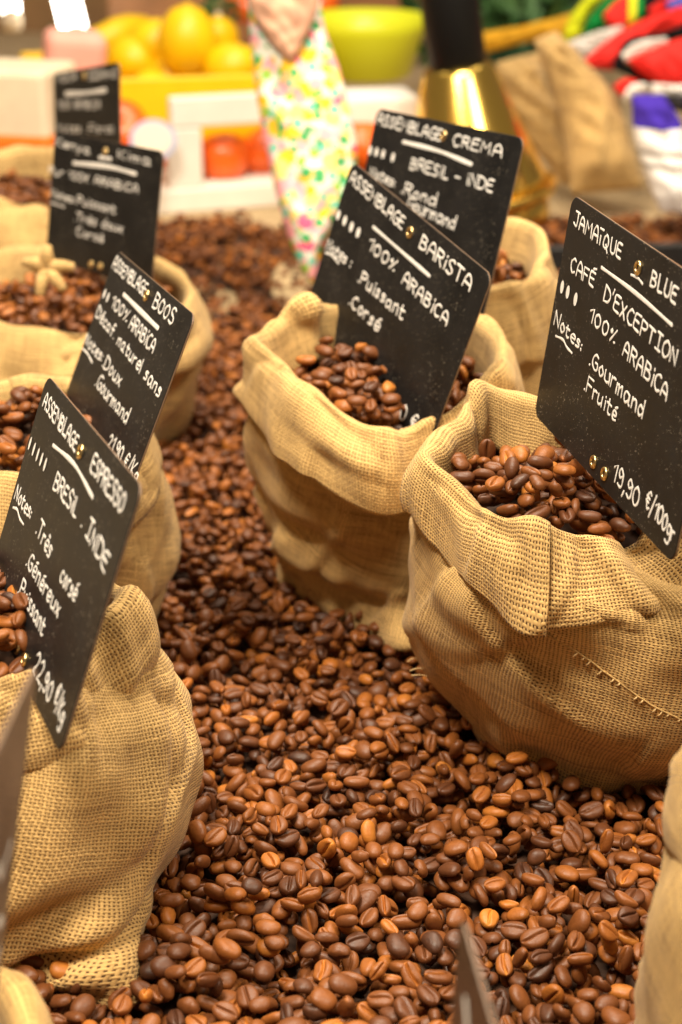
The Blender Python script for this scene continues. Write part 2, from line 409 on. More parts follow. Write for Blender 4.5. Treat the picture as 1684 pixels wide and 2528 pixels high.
    Q[..., 2] += .0022*np.clip((QS-5)/2, 0, 1)*wfield(seed+9, 5, 3, 9, 5, 9)(PC, 0*QV)
    uvq = np.stack([PC*.066, QV+.31], -1)
    cu = link('cuff', grid_mesh('cuff', Q-L, False, uvq), mat, root)
    md = cu.modifiers.new('cloth_thickness', 'SOLIDIFY'); md.thickness = .0013; md.offset = 0
    base_poly = loft([body[1], body[2]], np.arange(48)*2*math.pi/48, 4)[0][2][:, :2]
    mouth = dens_u(ring_pts((cx, cy, cr8-7, cz8)), 0, np.arange(48)*2*math.pi/48)
    if cb: mouth = bump_ring(mouth, np.arange(48)*2*math.pi/48, (cx, cy), cb)
    info = dict(root=root, base=base_poly, mouth=mouth, crest=(cx*.001, cy*.001), P=P, sv=sv, ph=ph, n=n, nb=nb, label=label)
    SACKS[label] = info
    return info

# the sack under the Jamaican coffee: leans to the left, mouth towards the viewer
jam = sack('large burlap sack at the right, filled with coffee beans below the JAMAIQUE BLUE board',
    [(142, 708, 4, -16), (138, 704, 62, -16), (134, 700, [84, 84, 84, 84, 84, 80, 82, 92], 8), (127, 694, [98, 92, 88, 88, 94, 92, 93, 102], 48),
     (110, 680, [96, 86, 78, 74, 79, 79, 81, 94], 96)],
    (88, 660, [64, 60, 44, 44, 46, 43, 45, 54], [130, 142, 158, 160, 147, 138, 131, 126], [(118, 11, 5, 5), (148, 12, -6, -3), (186, 9, 5, 3), (216, 14, -4, -5), (262, 16, 1, 3), (312, 10, -6, -7), (340, 12, 5, 8)]),
    [12, 20, 26, 26, 26, 32, 40, 20], [18, 14, 8, 6, 4, 7, 14, 21], 21, M['burlap'], seam_phi=262, ov=6, wr=1.9, cwr=1.5,
    folds=[((285, 1.7), (352, 2.4), 4.5, 7), ((205, 4.0), (262, 3.8), 2.4, 7), ((270, 1.3), (320, 2.0), 2.4, 6)],
    cfolds=[((316, 2), (322, 7), -4.5, 8), ((125, 1), (120, 6), 2.5, 6), ((340, 3), (334, 6), 1.5, 7), ((205, 4.5), (250, 5.5), 2, 6)])
esp = sack('burlap sack at the front left with the ASSEMBLAGE ESPRESSO board in it',
    [(-140, 575, 4, -13), (-138, 573, [46, 58, 66, 66, 66, 66, 72, 70], -16, [(302, 9, 32, 8), (335, 12, -6, 0)]), (-139, 573, [68, 70, 78, 78, 80, 80, 82, 80], 10, [(302, 10, 12, 3)]), (-139, 571, [79, 80, 80, 80, 82, 84, 86, 85], 42),
     (-138, 566, [69, 70, 72, 72, 74, 76, 77, 72], 84)],
    (-138, 560, [48, 50, 54, 54, 54, 52, 52, 48], [122, 124, 122, 120, 120, 118, 119, 121], [(3, 14, 7, 6), (330, 16, -4, -3)]),
    [30, 30, 28, 28, 30, 30, 34, 34], [8, 8, 8, 8, 9, 10, 12, 12], 33, M['burlap'], seam_phi=150, ov=8, wr=1.9, bias=.38,
    folds=[((238, 1.75), (312, 2.35), 6.0, 6), ((246, 1.25), (306, 1.75), 5.0, 5), ((250, 2.7), (330, 3.3), 3.0, 7), ((318, 3.1), (348, 4.3), 4.0, 6)],
    cfolds=[((300, 4), (320, 7), 3.0, 8), ((340, 3), (332, 7), -3, 7)])
bar = sack('burlap sack in the middle of the bean bed holding the ASSEMBLAGE BARISTA board',
    [(34, 856, 4, -16), (32, 852, [62, 62, 62, 62, 56, 52, 68, 62], -16, [(272, 11, 34, 15)]), (30, 850, [74, 74, 74, 72, 68, 63, 70, 72], 14, [(272, 10, 14, 8)]), (27, 845, [76, 76, 76, 74, 74, 71, 75, 76], 55),
     (22, 836, [74, 72, 72, 72, 73, 72, 76, 76], 95)],
    (18, 816, [66, 66, 64, 58, 60, 52, 64, 68], [150, 152, 150, 154, 147, 139, 125, 136], [(140, 10, -11, 6), (176, 9, 4, 2), (205, 14, -4, -1), (285, 14, -4, -6), (325, 13, 4, 6)]),
    [34, 34, 34, 34, 34, 38, 38, 36], [10, 9, 8, 7, 6, 12, 13, 12], 45, M['burlap'], seam_phi=60, wr=2.0, cwr=1.7,
    folds=[((190, 2.4), (280, 2.2), 5, 6), ((200, 3.3), (270, 3.0), 4, 7), ((215, 1.7), (262, 1.1), 3, 6)],
    cfolds=[((140, 2), (146, 6), 4, 7), ((285, 3), (292, 7), -4, 7), ((215, 4), (262, 5.5), 2.2, 6)])
cre = sack('burlap sack behind the middle sack holding the ASSEMBLAGE CREMA board',
    [(62, 985, 4, -13), (62, 982, 58, -13), (62, 980, 68, 14), (62, 976, 73, 60), (62, 970, 71, 110)],
    (58, 962, [64, 60, 60, 60, 60, 58, 56, 60], [158, 166, 160, 158, 156, 150, 146, 150], [(20, 20, 4, 6)]),
    [46, 44, 40, 40, 40, 44, 46, 48], [10, 10, 8, 8, 10, 12, 12, 12], 57, M['burlap_pale'], seam_phi=120, wr=2.2, cwr=2.0, hi=False,
    folds=[((290, 2.6), (20, 3.1), 5, 8)], cfolds=[((330, 4), (355, 6.5), 4, 8)])
boo = sack('burlap sack on the left right behind the ESPRESSO board, tall board leaning out',
    [(-156, 795, 4, -13), (-158, 793, 46, -16), (-157, 792, 60, 16), (-156, 788, 66, 55), (-158, 782, 63, 90)],
    (-160, 776, [54, 56, 56, 56, 54, 52, 48, 50], [116, 120, 122, 122, 122, 116, 110, 112], [(205, 16, 2, 8)]),
    [32, 30, 30, 30, 30, 32, 34, 36], [10, 10, 8, 8, 8, 10, 12, 12], 66, M['burlap_pale'], seam_phi=100, hi=False,
    folds=[((300, 2.2), (10, 2.8), 4, 8)])
kim = sack('wide low burlap sack at the back left with a folded rim and beans inside',
    [(-192, 1105, 4, -13), (-192, 1104, 66, -16), (-192, 1102, 84, 14), (-191, 1098, 92, 48), (-190, 1092, 88, 74)],
    (-188, 1085, [84, 76, 74, 74, 78, 76, 68, 78], [96, 104, 108, 108, 108, 102, 92, 90], [(135, 14, -4, 8), (250, 20, 0, -4)]),
    [34, 30, 30, 30, 34, 36, 40, 38], [12, 10, 8, 8, 12, 14, 16, 14], 78, M['burlap_pale'], seam_phi=80, wr=2.4, cwr=2.2, hi=False,
    folds=[((230, 2.2), (320, 2.6), 6, 9)])
mok = sack('pale burlap sack at the far left behind the others, open folded top',
    [(-262, 1345, 4, -13), (-260, 1342, 76, -13), (-260, 1340, 86, 16), (-258, 1336, 88, 60), (-254, 1330, 82, 100)],
    (-250, 1325, [74, 70, 66, 66, 70, 70, 66, 70], [120, 130, 134, 132, 128, 122, 118, 116], [(300, 14, -8, -10), (330, 12, 5, 4)]),
    [36, 34, 30, 30, 34, 36, 40, 40], [12, 10, 8, 8, 12, 14, 16, 14], 88, M['burlap_pale'], seam_phi=80, wr=2.4, cwr=2.2, hi=False)
near_l = sack('blurred burlap sack edge in the bottom left corner',
    [(-158, 378, 4, -13), (-158, 378, 60, -13), (-158, 378, 66, 14), (-156, 378, 68, 32), (-156, 378, 64, 48)],
    (-154, 376, 60, [62, 64, 64, 64, 64, 62, 62, 62]), 30, 8, 91, M['burlap_fine'], seam_phi=200, hi=False)
near_r = sack('blurred burlap sack edge along the bottom right side',
    [(181, 412, 4, -13), (181, 412, 72, -13), (180, 414, 79, 20), (181, 418, 80, 80), (182, 422, 76, 112)],
    (184, 424, 69, [132, 135, 137, 138, 136, 133, 132, 132]), 34, 8, 95, M['burlap_fine'], seam_phi=20, hi=False,
    folds=[((120, 2.2), (200, 1.8), 5, 8)])

# stitched side seam down the right sack
def surf(info, phi_deg, s):
    i = np.abs(info['sv']-s).argmin(); j = int(round(((math.radians(phi_deg)-info['ph'][0]) % (2*math.pi))/(2*math.pi)*len(info['ph']))) % len(info['ph'])
    return info['P'][i, j], info['n'][i, j]
M['thread'] = simple('jute_thread', (.50, .32, .12), .8, noise=.3, nscale=900)
M['loose'] = simple('loose_jute', (.64, .44, .20), .8, noise=.3, nscale=900)
sm = empty('seam', (0, 0, 0), jam['root'])
pts = []
for k in range(40):
    t = k/39; p, n = surf(jam, 244+52*t, 4.05-1.45*t); pts.append(p+n*.0006)
pts = np.array(pts); ker = np.ones(5)/5
pts = np.stack([np.convolve(np.pad(pts[:, i], 2, mode='edge'), ker, 'valid') for i in range(3)], -1)
Lj = np.array(jam['root'].location)
link('seam_cord', tube(pts-Lj, .0005, 6, 'seam_cord'), M['thread'], sm)
for k in range(11, 36):
    if k in (14, 16, 19, 20, 23, 27, 31): continue
    t = (k+RNG.uniform(-.3, .3))/39; p, n = surf(jam, 244+52*t, 4.05-1.45*t); q = pts[min(39, k)]; tg = pts[min(39, k+1)]-pts[k-1]; tg /= np.linalg.norm(tg)
    sdv = np.cross(n, tg); sdv = sdv/np.linalg.norm(sdv); sdv = sdv if sdv[2] < 0 else -sdv
    Ls = RNG.uniform(.0012, .0034); pth = np.array([q, q+sdv*Ls*.5+n*.0006, q+sdv*Ls+n*.0001])
    link('stitch', tube(crom(pth, 3)-Lj, .00042, 5, 'stitch'), M['loose'], sm)
for k in range(3):     # loose threads poking from the left flank
    p, n = surf(jam, 186+3*k, 2.55-.06*k); d = np.array([-.0055, -.002+.001*k, .0008*(k-1)])
    link('loose_thread', tube(crom([p-Lj, p+d*.6+np.array([0, 0, .001])-Lj, p+d*(1+.3*k)-Lj], 4), .00035, 5, 'loose_thread'), M['loose'], jam['root'])

Lk = np.array(kim['root'].location); kc = ond(118, 668, 1.07); kt = empty('knotted_corner', (0, 0, 0), kim['root'])
for (dx, dy) in ((0, -62), (-62, -22), (66, -8), (-20, 62), (40, 48)):
    e = ond(118+dx, 668+dy, 1.06); me = tube(crom([kc-Lk, (kc*.5+e*.5)+np.array([0, -.004, .003])-Lk, e-Lk], 5), np.linspace(.0062, .0028, 11), 10, 'cloth_end')
    l_ = me.uv_layers.new(name='UVMap'); vi = np.zeros(len(me.loops), np.int32); me.loops.foreach_get('vertex_index', vi); co = np.zeros(len(me.vertices)*3); me.vertices.foreach_get('co', co); l_.data.foreach_set('uv', co.reshape(-1, 3)[vi][:, [0, 2]].astype(np.float32).ravel())
    link('cloth_end', me, M['burlap_pale'], kt)

# ------------------------------------------------------------------ coffee beans
def bean_verts(nx, ytop, nbot, seed):
    """half-dome bean with a flat creased face (+z); length along x; metres"""
    r = np.random.default_rng(seed); a, b = 5.6*r.uniform(.88, 1.10), 4.15*r.uniform(.88, 1.10); ht, hb = 1.9*r.uniform(.85, 1.15), 3.1*r.uniform(.9, 1.1)
    ps = r.uniform(0, 6.28); wob = r.uniform(.15, .5); gd = r.uniform(1.1, 1.7); gw = r.uniform(.38, .6); bend = r.uniform(-.12, .12)
    V = [(-a, 0, 0)]; ring = len(ytop)+nbot
    for i in range(1, nx):
        s = -math.cos(math.pi*i/nx); rr = (1-abs(s)**2.25)**.5; x = a*s
        yo = wob*math.sin(2.4*s+ps)
        for t in ytop:
            y = b*rr*t; zt = ht*rr**.6*(max(0, 1-t**4))**.5
            g = gd*math.exp(-((y-yo)/gw)**2)*(1-s**8)*min(1, rr*1.3)
            lip = .22*math.exp(-((abs(y-yo)-1.0)/.5)**2)*rr
            V.append((x, y+bend*(x*x)/a, zt-g+lip))
        for k in range(1, nbot+1):
            an = math.pi*k/(nbot+1); y = b*rr*math.cos(an); V.append((x, y+bend*(x*x)/a, -hb*rr**.85*math.sin(an)**.92))
    V.append((a, 0, 0)); F = []
    for k in range(ring): F.append((0, 1+(k+1) % ring, 1+k, 0))
    for i in range(nx-2):
        for k in range(ring):
            p, q = 1+i*ring, 1+(i+1)*ring; F.append((p+k, p+(k+1) % ring, q+(k+1) % ring, q+k))
    e = len(V)-1; p = 1+(nx-2)*ring
    for k in range(ring): F.append((p+k, p+(k+1) % ring, e, e))
    V = np.array(V)
    amp = .10 if seed % 3 else .22; K = r.normal(0, .45, (5, 3)); ph_ = r.uniform(0, 6.28, 5)      # lumpy, uneven roast
    d_ = sum(np.cos(V @ k+p) for k, p in zip(K, ph_))/3.0; V = V*(1+amp*.6*d_[:, None]*np.array([.5, .8, 1.0]))
    if seed % 7 == 3: V[:, 1] *= .78; V[:, 2] *= 1.18
    V[:, 2] += .55
    return V*.001, F
# top samples run from +1 to -1 and the bottom ones from the -1 side back to +1
TOPN = [1, .93, .80, .62, .42, .27, .17, .10, .04, 0, -.04, -.10, -.17, -.27, -.42, -.62, -.80, -.93, -1]
TOPM = [1, .85, .5, .2, .08, 0, -.08, -.2, -.5, -.85, -1]; TOPF = [1, .6, .08, -.08, -.6, -1]
def fixbot(V): return V
def tri(F):
    T = []
    for f in F:
        a, b, c, d = f
        if a == d: T.append((a, b, c))
        elif c == d: T.append((a, b, c))
        else: T += [(a, b, c), (a, c, d)]
    return np.array(T, np.int32)
def bean_lod(nx, top, nb, seed):
    V, F = bean_verts(nx, top, nb, seed)
    # bottom samples: cos runs +1..-1, flip so the ring closes
    V = V.copy(); ring = len(top)+nb
    for i in range(nx-1):
        o = 1+i*ring+len(top); V[o:o+nb] = V[o:o+nb][::-1]
    return V, tri(F)
NVAR = 14
LOD0 = [bean_lod(16, TOPN, 9, k) for k in range(NVAR)]
LOD1 = [bean_lod(9, TOPM, 5, k) for k in range(NVAR)]
LOD2 = [bean_lod(6, TOPF, 3, k) for k in range(NVAR)]
def chaff(V, k):
    if k % 5: return np.zeros(len(V))
    return np.where((np.abs(V[:, 1]) < .00055) & (V[:, 2] > .0002), .26, 0.0)
def rotm(yaw, tilt, axis, flip):
    return np.array((Matrix.Rotation(yaw, 3, 'Z') @ Matrix.Rotation(tilt, 3, Vector((math.cos(axis), math.sin(axis), 0))) @ Matrix.Rotation(math.pi if flip else 0, 3, 'X')))
RES = .0007
def make_orient(n):
    L = []
    for _ in range(n):
        t = abs(random.gauss(0, .50)) if random.random() > .15 else random.uniform(.8, 1.57)
        R = rotm(random.uniform(0, 6.28), t, random.uniform(0, 6.28), random.random() < .5); sc = random.uniform(.80, 1.06)
        ax = np.array([5.5, 4.1, 2.55])*.001*sc; A = R @ np.diag(1/ax**2) @ R.T
        hw = int(math.ceil(.0062*sc/RES)); g = np.arange(-hw, hw+1)*RES; x, y = np.meshgrid(g, g)
        B = 2*(A[0, 2]*x+A[1, 2]*y); Cc = A[0, 0]*x*x+2*A[0, 1]*x*y+A[1, 1]*y*y-1; D = B*B-4*A[2, 2]*Cc
        ok = D > 0; sq = np.sqrt(np.where(ok, D, 0))
        lo = np.where(ok, (-B-sq)/(2*A[2, 2]), np.inf); up = np.where(ok, (-B+sq)/(2*A[2, 2]), -np.inf)
        L.append((R, sc, hw, lo, up))
    return L
ORI = make_orient(260)
def drop(x0, x1, y0, y1, base, allow, n, tries=4, jitter=.004):
    """drop beans one by one on a height field, each settling at the lowest of a few nearby spots"""
    gx, gy = int((x1-x0)/RES)+1, int((y1-y0)/RES)+1
    X, Y = np.meshgrid(x0+np.arange(gx)*RES, y0+np.arange(gy)*RES); Hh = base(X, Y).astype(float); ID = np.full(Hh.shape, -1, np.int32)
    pts = allow(n); out = []
    for (px, py) in pts:
        best = None
        for t in range(tries):
            o = ORI[random.randrange(len(ORI))]; hw = o[2]
            ix = int(round((px+random.gauss(0, jitter)-x0)/RES)); iy = int(round((py+random.gauss(0, jitter)-y0)/RES))
            if ix-hw < 0 or iy-hw < 0 or ix+hw >= gx or iy+hw >= gy: continue
            z = (Hh[iy-hw:iy+hw+1, ix-hw:ix+hw+1]-o[3]).max()
            if best is None or z < best[0]: best = (z, ix, iy, o)
        if best is None: continue
        z, ix, iy, o = best; hw = o[2]; sl = (slice(iy-hw, iy+hw+1), slice(ix-hw, ix+hw+1))
        top = z+o[4]; mk = top > Hh[sl]; Hh[sl] = np.where(mk, top, Hh[sl]); ID[sl] = np.where(mk, len(out), ID[sl])
        out.append((x0+ix*RES, y0+iy*RES, z, o))
    vis = np.bincount(ID[ID >= 0], minlength=len(out)) if out else np.array([])
    return [(b, int(v)) for b, v in zip(out, vis)], Hh
def inpoly(px, py, poly):
    c = np.zeros(np.shape(px), bool); n = len(poly); j = n-1
    for i in range(n):
        xi, yi = poly[i]; xj, yj = poly[j]
        c ^= ((yi > py) != (yj > py)) & (px < (xj-xi)*(py-yi)/(yj-yi+1e-15)+xi); j = i
    return c
def tints(n):
    t = RNG.normal(.44, .12, n); o = RNG.random(n); t = np.where(o < .10, RNG.uniform(.60, .86, n), t); t = np.where(o > .94, RNG.uniform(.08, .24, n), t)
    return np.clip(t, 0, 1)
# the loose bed
bases = [s['base'] for s in SACKS.values()]
def bed_points(n):
    P = []
    while len(P) < n:
        y = .36+(1.74-.36)*np.sqrt(RNG.random(4000))*1.0; y = .36+(1.72-.36)*RNG.random(4000)**1.22
        half = np.minimum(y*.25+.085, .43); x = (RNG.random(4000)*2-1)*.43; ok = np.abs(x) < half
        for b in bases:
            c = b.mean(0); ok &= ~inpoly(x, y, c+(b-c)*.93)
        pt = patch(x, y); ok &= RNG.random(4000) > pt*.93
        P += list(zip(x[ok], y[ok]))
    return P[:n]
def bed_h(x, y): return np.maximum(bed_base(x, y), CLOTH_Z)
beds, _ = drop(-.45, .45, .34, 1.76, bed_h, bed_points, 25500)
ALL = []
for (x, y, z, o), v in beds:
    if v > (4 if y < .95 and abs(x) < y*.22+.05 else 13): ALL.append((x, y, z, o, v, 'bed'))
# the beans in the sacks: filled to a little below the rolled mouth, heaped to the middle
def fill(info, depth_mm, n, heap=.008, tries=4):
    m = info['mouth']; c = m[:, :2].mean(0); poly = c+(m[:, :2]-c)*.955; lo, hi_ = poly.min(0)-.006, poly.max(0)+.006
    # plane through the mouth
    A = np.c_[m[:, :2], np.ones(len(m))]; co, *_ = np.linalg.lstsq(A, m[:, 2], rcond=None); R = np.linalg.norm(m[:, :2]-c, axis=1).mean()
    def base(x, y):
        d = np.hypot(x-c[0], y-c[1])/R
        return .55*(co[0]*(x-c[0])+co[1]*(y-c[1]))+co[0]*c[0]+co[1]*c[1]+co[2]-depth_mm*.001-.009+heap*(1-d*d)
    def pts(k):
        P = []
        while len(P) < k:
            x = RNG.uniform(lo[0], hi_[0], 2000); y = RNG.uniform(lo[1], hi_[1], 2000); ok = inpoly(x, y, poly); P += list(zip(x[ok], y[ok]))
        return P[:k]
    d, Hh = drop(lo[0]-.01, hi_[0]+.01, lo[1]-.01, hi_[1]+.01, base, pts, n, tries)
    # dark fill just under them
    gx = np.linspace(lo[0], hi_[0], 30); gy = np.linspace(lo[1], hi_[1], 30); a, b = np.meshgrid(gx, gy)
    return [(x, y, z, o, v) for (x, y, z, o), v in d if v > 8], base, poly
SB = {}
for key, info, dep, n in (('jam', jam, 23, 290), ('esp', esp, 12, 250), ('bar', bar, 28, 300), ('cre', cre, 18, 220), ('boo', boo, 12, 200), ('kim', kim, 14, 340), ('mok', mok, 22, 260), ('near_l', near_l, 14, 190), ('near_r', near_r, 16, 220)):
    d, base, poly = fill(info, dep, n); SB[key] = (info, base, poly)
    for t in d: ALL.append(t+(key,))
    c = poly.mean(0); V = [(*c, float(base(*c)))]+[(p[0], p[1], float(base(p[0], p[1]))) for p in c+(poly-c)*1.06]; L = np.array(info['root'].location)
    k = len(poly); link('bean_fill', mesh_py('bean_fill', np.array(V)-L, [(0, 1+i, 1+(i+1) % k) for i in range(k)]), M['under'], info['root'])
pos = np.array([a[:3] for a in ALL]); PX, PY, PZ = topix(pos)
vis = np.array([a[4] for a in ALL]); tin = tints(len(ALL)); var = RNG.integers(0, NVAR, len(ALL))
infr = (PX > 0) & (PX < 1684) & (PY > 0) & (PY < 2528)
hid = np.zeros(len(ALL), bool)
src = np.array([a[5] for a in ALL])
score = np.where(infr & ~np.isin(src, ['kim', 'mok', 'boo', 'cre', 'near_l', 'near_r']), np.minimum(vis, 90)/PZ**2, 0)
# beans that lie behind a sack as seen by the viewer do not show
for s in SACKS.values():
    q = s['P'].reshape(-1, 3)[::7]; qx, qy, qz = topix(q); ang = np.arctan2(qy-qy.mean(), qx-qx.mean()); rad = np.hypot(qx-qx.mean(), qy-qy.mean())
    bins = np.full(72, 0.0); np.maximum.at(bins, ((ang+math.pi)/(2*math.pi)*72).astype(int) % 72, rad)
    a2 = np.arctan2(PY-qy.mean(), PX-qx.mean()); r2 = np.hypot(PX-qx.mean(), PY-qy.mean())
    hid |= (r2 < bins[((a2+math.pi)/(2*math.pi)*72).astype(int) % 72]) & (PZ > qz.mean()-.02) & (src == 'bed')
score = np.where(hid, 0, score)
top = set(np.argsort(-score)[:300].tolist())
bean_me = []
for k in range(NVAR):
    me = mesh_np('coffee_bean', LOD0[k][0], LOD0[k][1]); me.attributes.new('chaff', 'FLOAT', 'POINT').data.foreach_set('value', chaff(LOD0[k][0], k).astype(np.float32)); me.materials.append(M['bean_one']); me.polygons.foreach_set('use_smooth', [True]*len(me.polygons)); bean_me.append(me)
def bean_label(t, s, R, x, y):
    f = R[2, 2]; pose = 'crease facing up' if f > .55 else 'round back up' if f < -.55 else 'tipped on its edge'
    c = 'very dark brown' if t < .22 else 'dark brown' if t < .42 else 'reddish brown' if t < .6 else 'orange brown'
    if s == 'bed':
        w = 'at the very front' if y < .47 else 'beside the front left sack' if x < -.035 else 'below the right sack' if y > .56 and x > .03 else 'near the right edge' if x > .05 else 'in the middle'
        return f'{c} loose coffee bean {w} of the bed, {pose}' if w[:2] in ('at', 'in') else f'{c} loose coffee bean {w}, {pose}', 'loose coffee beans in the foreground'
    w = {'jam': 'right JAMAIQUE sack', 'esp': 'front left ESPRESSO sack', 'bar': 'middle BARISTA sack'}[s]
    return f'{c} coffee bean in the {w}, {pose}', 'coffee beans in the '+w
for i in sorted(top):
    x, y, z, o, v, s = ALL[i]; ob = bpy.data.objects.new('coffee_bean', bean_me[var[i]]); COL.objects.link(ob)
    ob.matrix_world = Matrix.Translation((x, y, z)) @ Matrix(o[0].tolist()).to_4x4() @ Matrix.Scale(o[1], 4)
    ob['tint'] = float(tin[i]); lb, gr = bean_label(tin[i], s, o[0], x, y); tag(ob, lb, 'coffee bean', gr)
def join_beans(ids, lods):
    Vs, Fs, Ts, Cs, off = [], [], [], [], 0
    for k in range(NVAR):
        I = [i for i in ids if var[i] == k]
        if not I: continue
        V0, F0 = lods[k]; R = np.array([ALL[i][3][0]*ALL[i][3][1] for i in I])
        V = np.einsum('nij,vj->nvi', R, V0)+pos[I][:, None, :]; n, vc = V.shape[:2]
        Vs.append(V.reshape(-1, 3)); Fs.append((F0[None]+(np.arange(n)*vc)[:, None, None]+off).reshape(-1, 3)); Ts.append(np.repeat(tin[I], vc)); Cs.append(np.tile(chaff(V0, k), n)); off += n*vc
    return np.concatenate(Vs), np.concatenate(Fs), np.concatenate(Ts), np.concatenate(Cs)
def stuff_beans(name, ids, label):
    fine = lambda i: PZ[i] < .92 and -150 < PX[i] < 1834 and PY[i] < 2750 and not hid[i]
    near = [i for i in ids if fine(i)]; midl = []; far = [i for i in ids if not fine(i)]
    V, F, T, K = [], [], [], []; off = 0
    for I, lod in ((near, LOD1), (midl, LOD1), (far, LOD2)):
        if not I: continue
        v, f, t, c_ = join_beans(I, lod); V.append(v); F.append(f+off); T.append(t); K.append(c_); off += len(v)
    me = mesh_np(name, np.concatenate(V), np.concatenate(F)); at = me.attributes.new('tint', 'FLOAT', 'POINT'); at.data.foreach_set('value', np.concatenate(T).astype(np.float32))
    me.attributes.new('chaff', 'FLOAT', 'POINT').data.foreach_set('value', np.concatenate(K).astype(np.float32))
    ob = link(name, me, M['bean_many']); tag(ob, label, 'coffee beans', kind='stuff'); return ob
stuff_beans('loose_coffee_beans', [i for i in range(len(ALL)) if i not in top and src[i] == 'bed'], 'bed of loose roasted coffee beans spread over the table between the sacks')
WHERE = {'jam': 'right sack under the JAMAIQUE BLUE board', 'esp': 'front left sack under the ESPRESSO board', 'bar': 'middle sack under the BARISTA board', 'cre': 'sack under the CREMA board', 'boo': 'left sack behind the ESPRESSO board', 'kim': 'wide low sack at the back left', 'mok': 'farthest left sack', 'near_l': 'blurred sack in the bottom left corner', 'near_r': 'blurred sack at the bottom right side'}
for k in WHERE:
    I = [i for i in range(len(ALL)) if i not in top and src[i] == k]
    if I: stuff_beans('sack_beans', I, 'roasted coffee beans filling the '+WHERE[k])

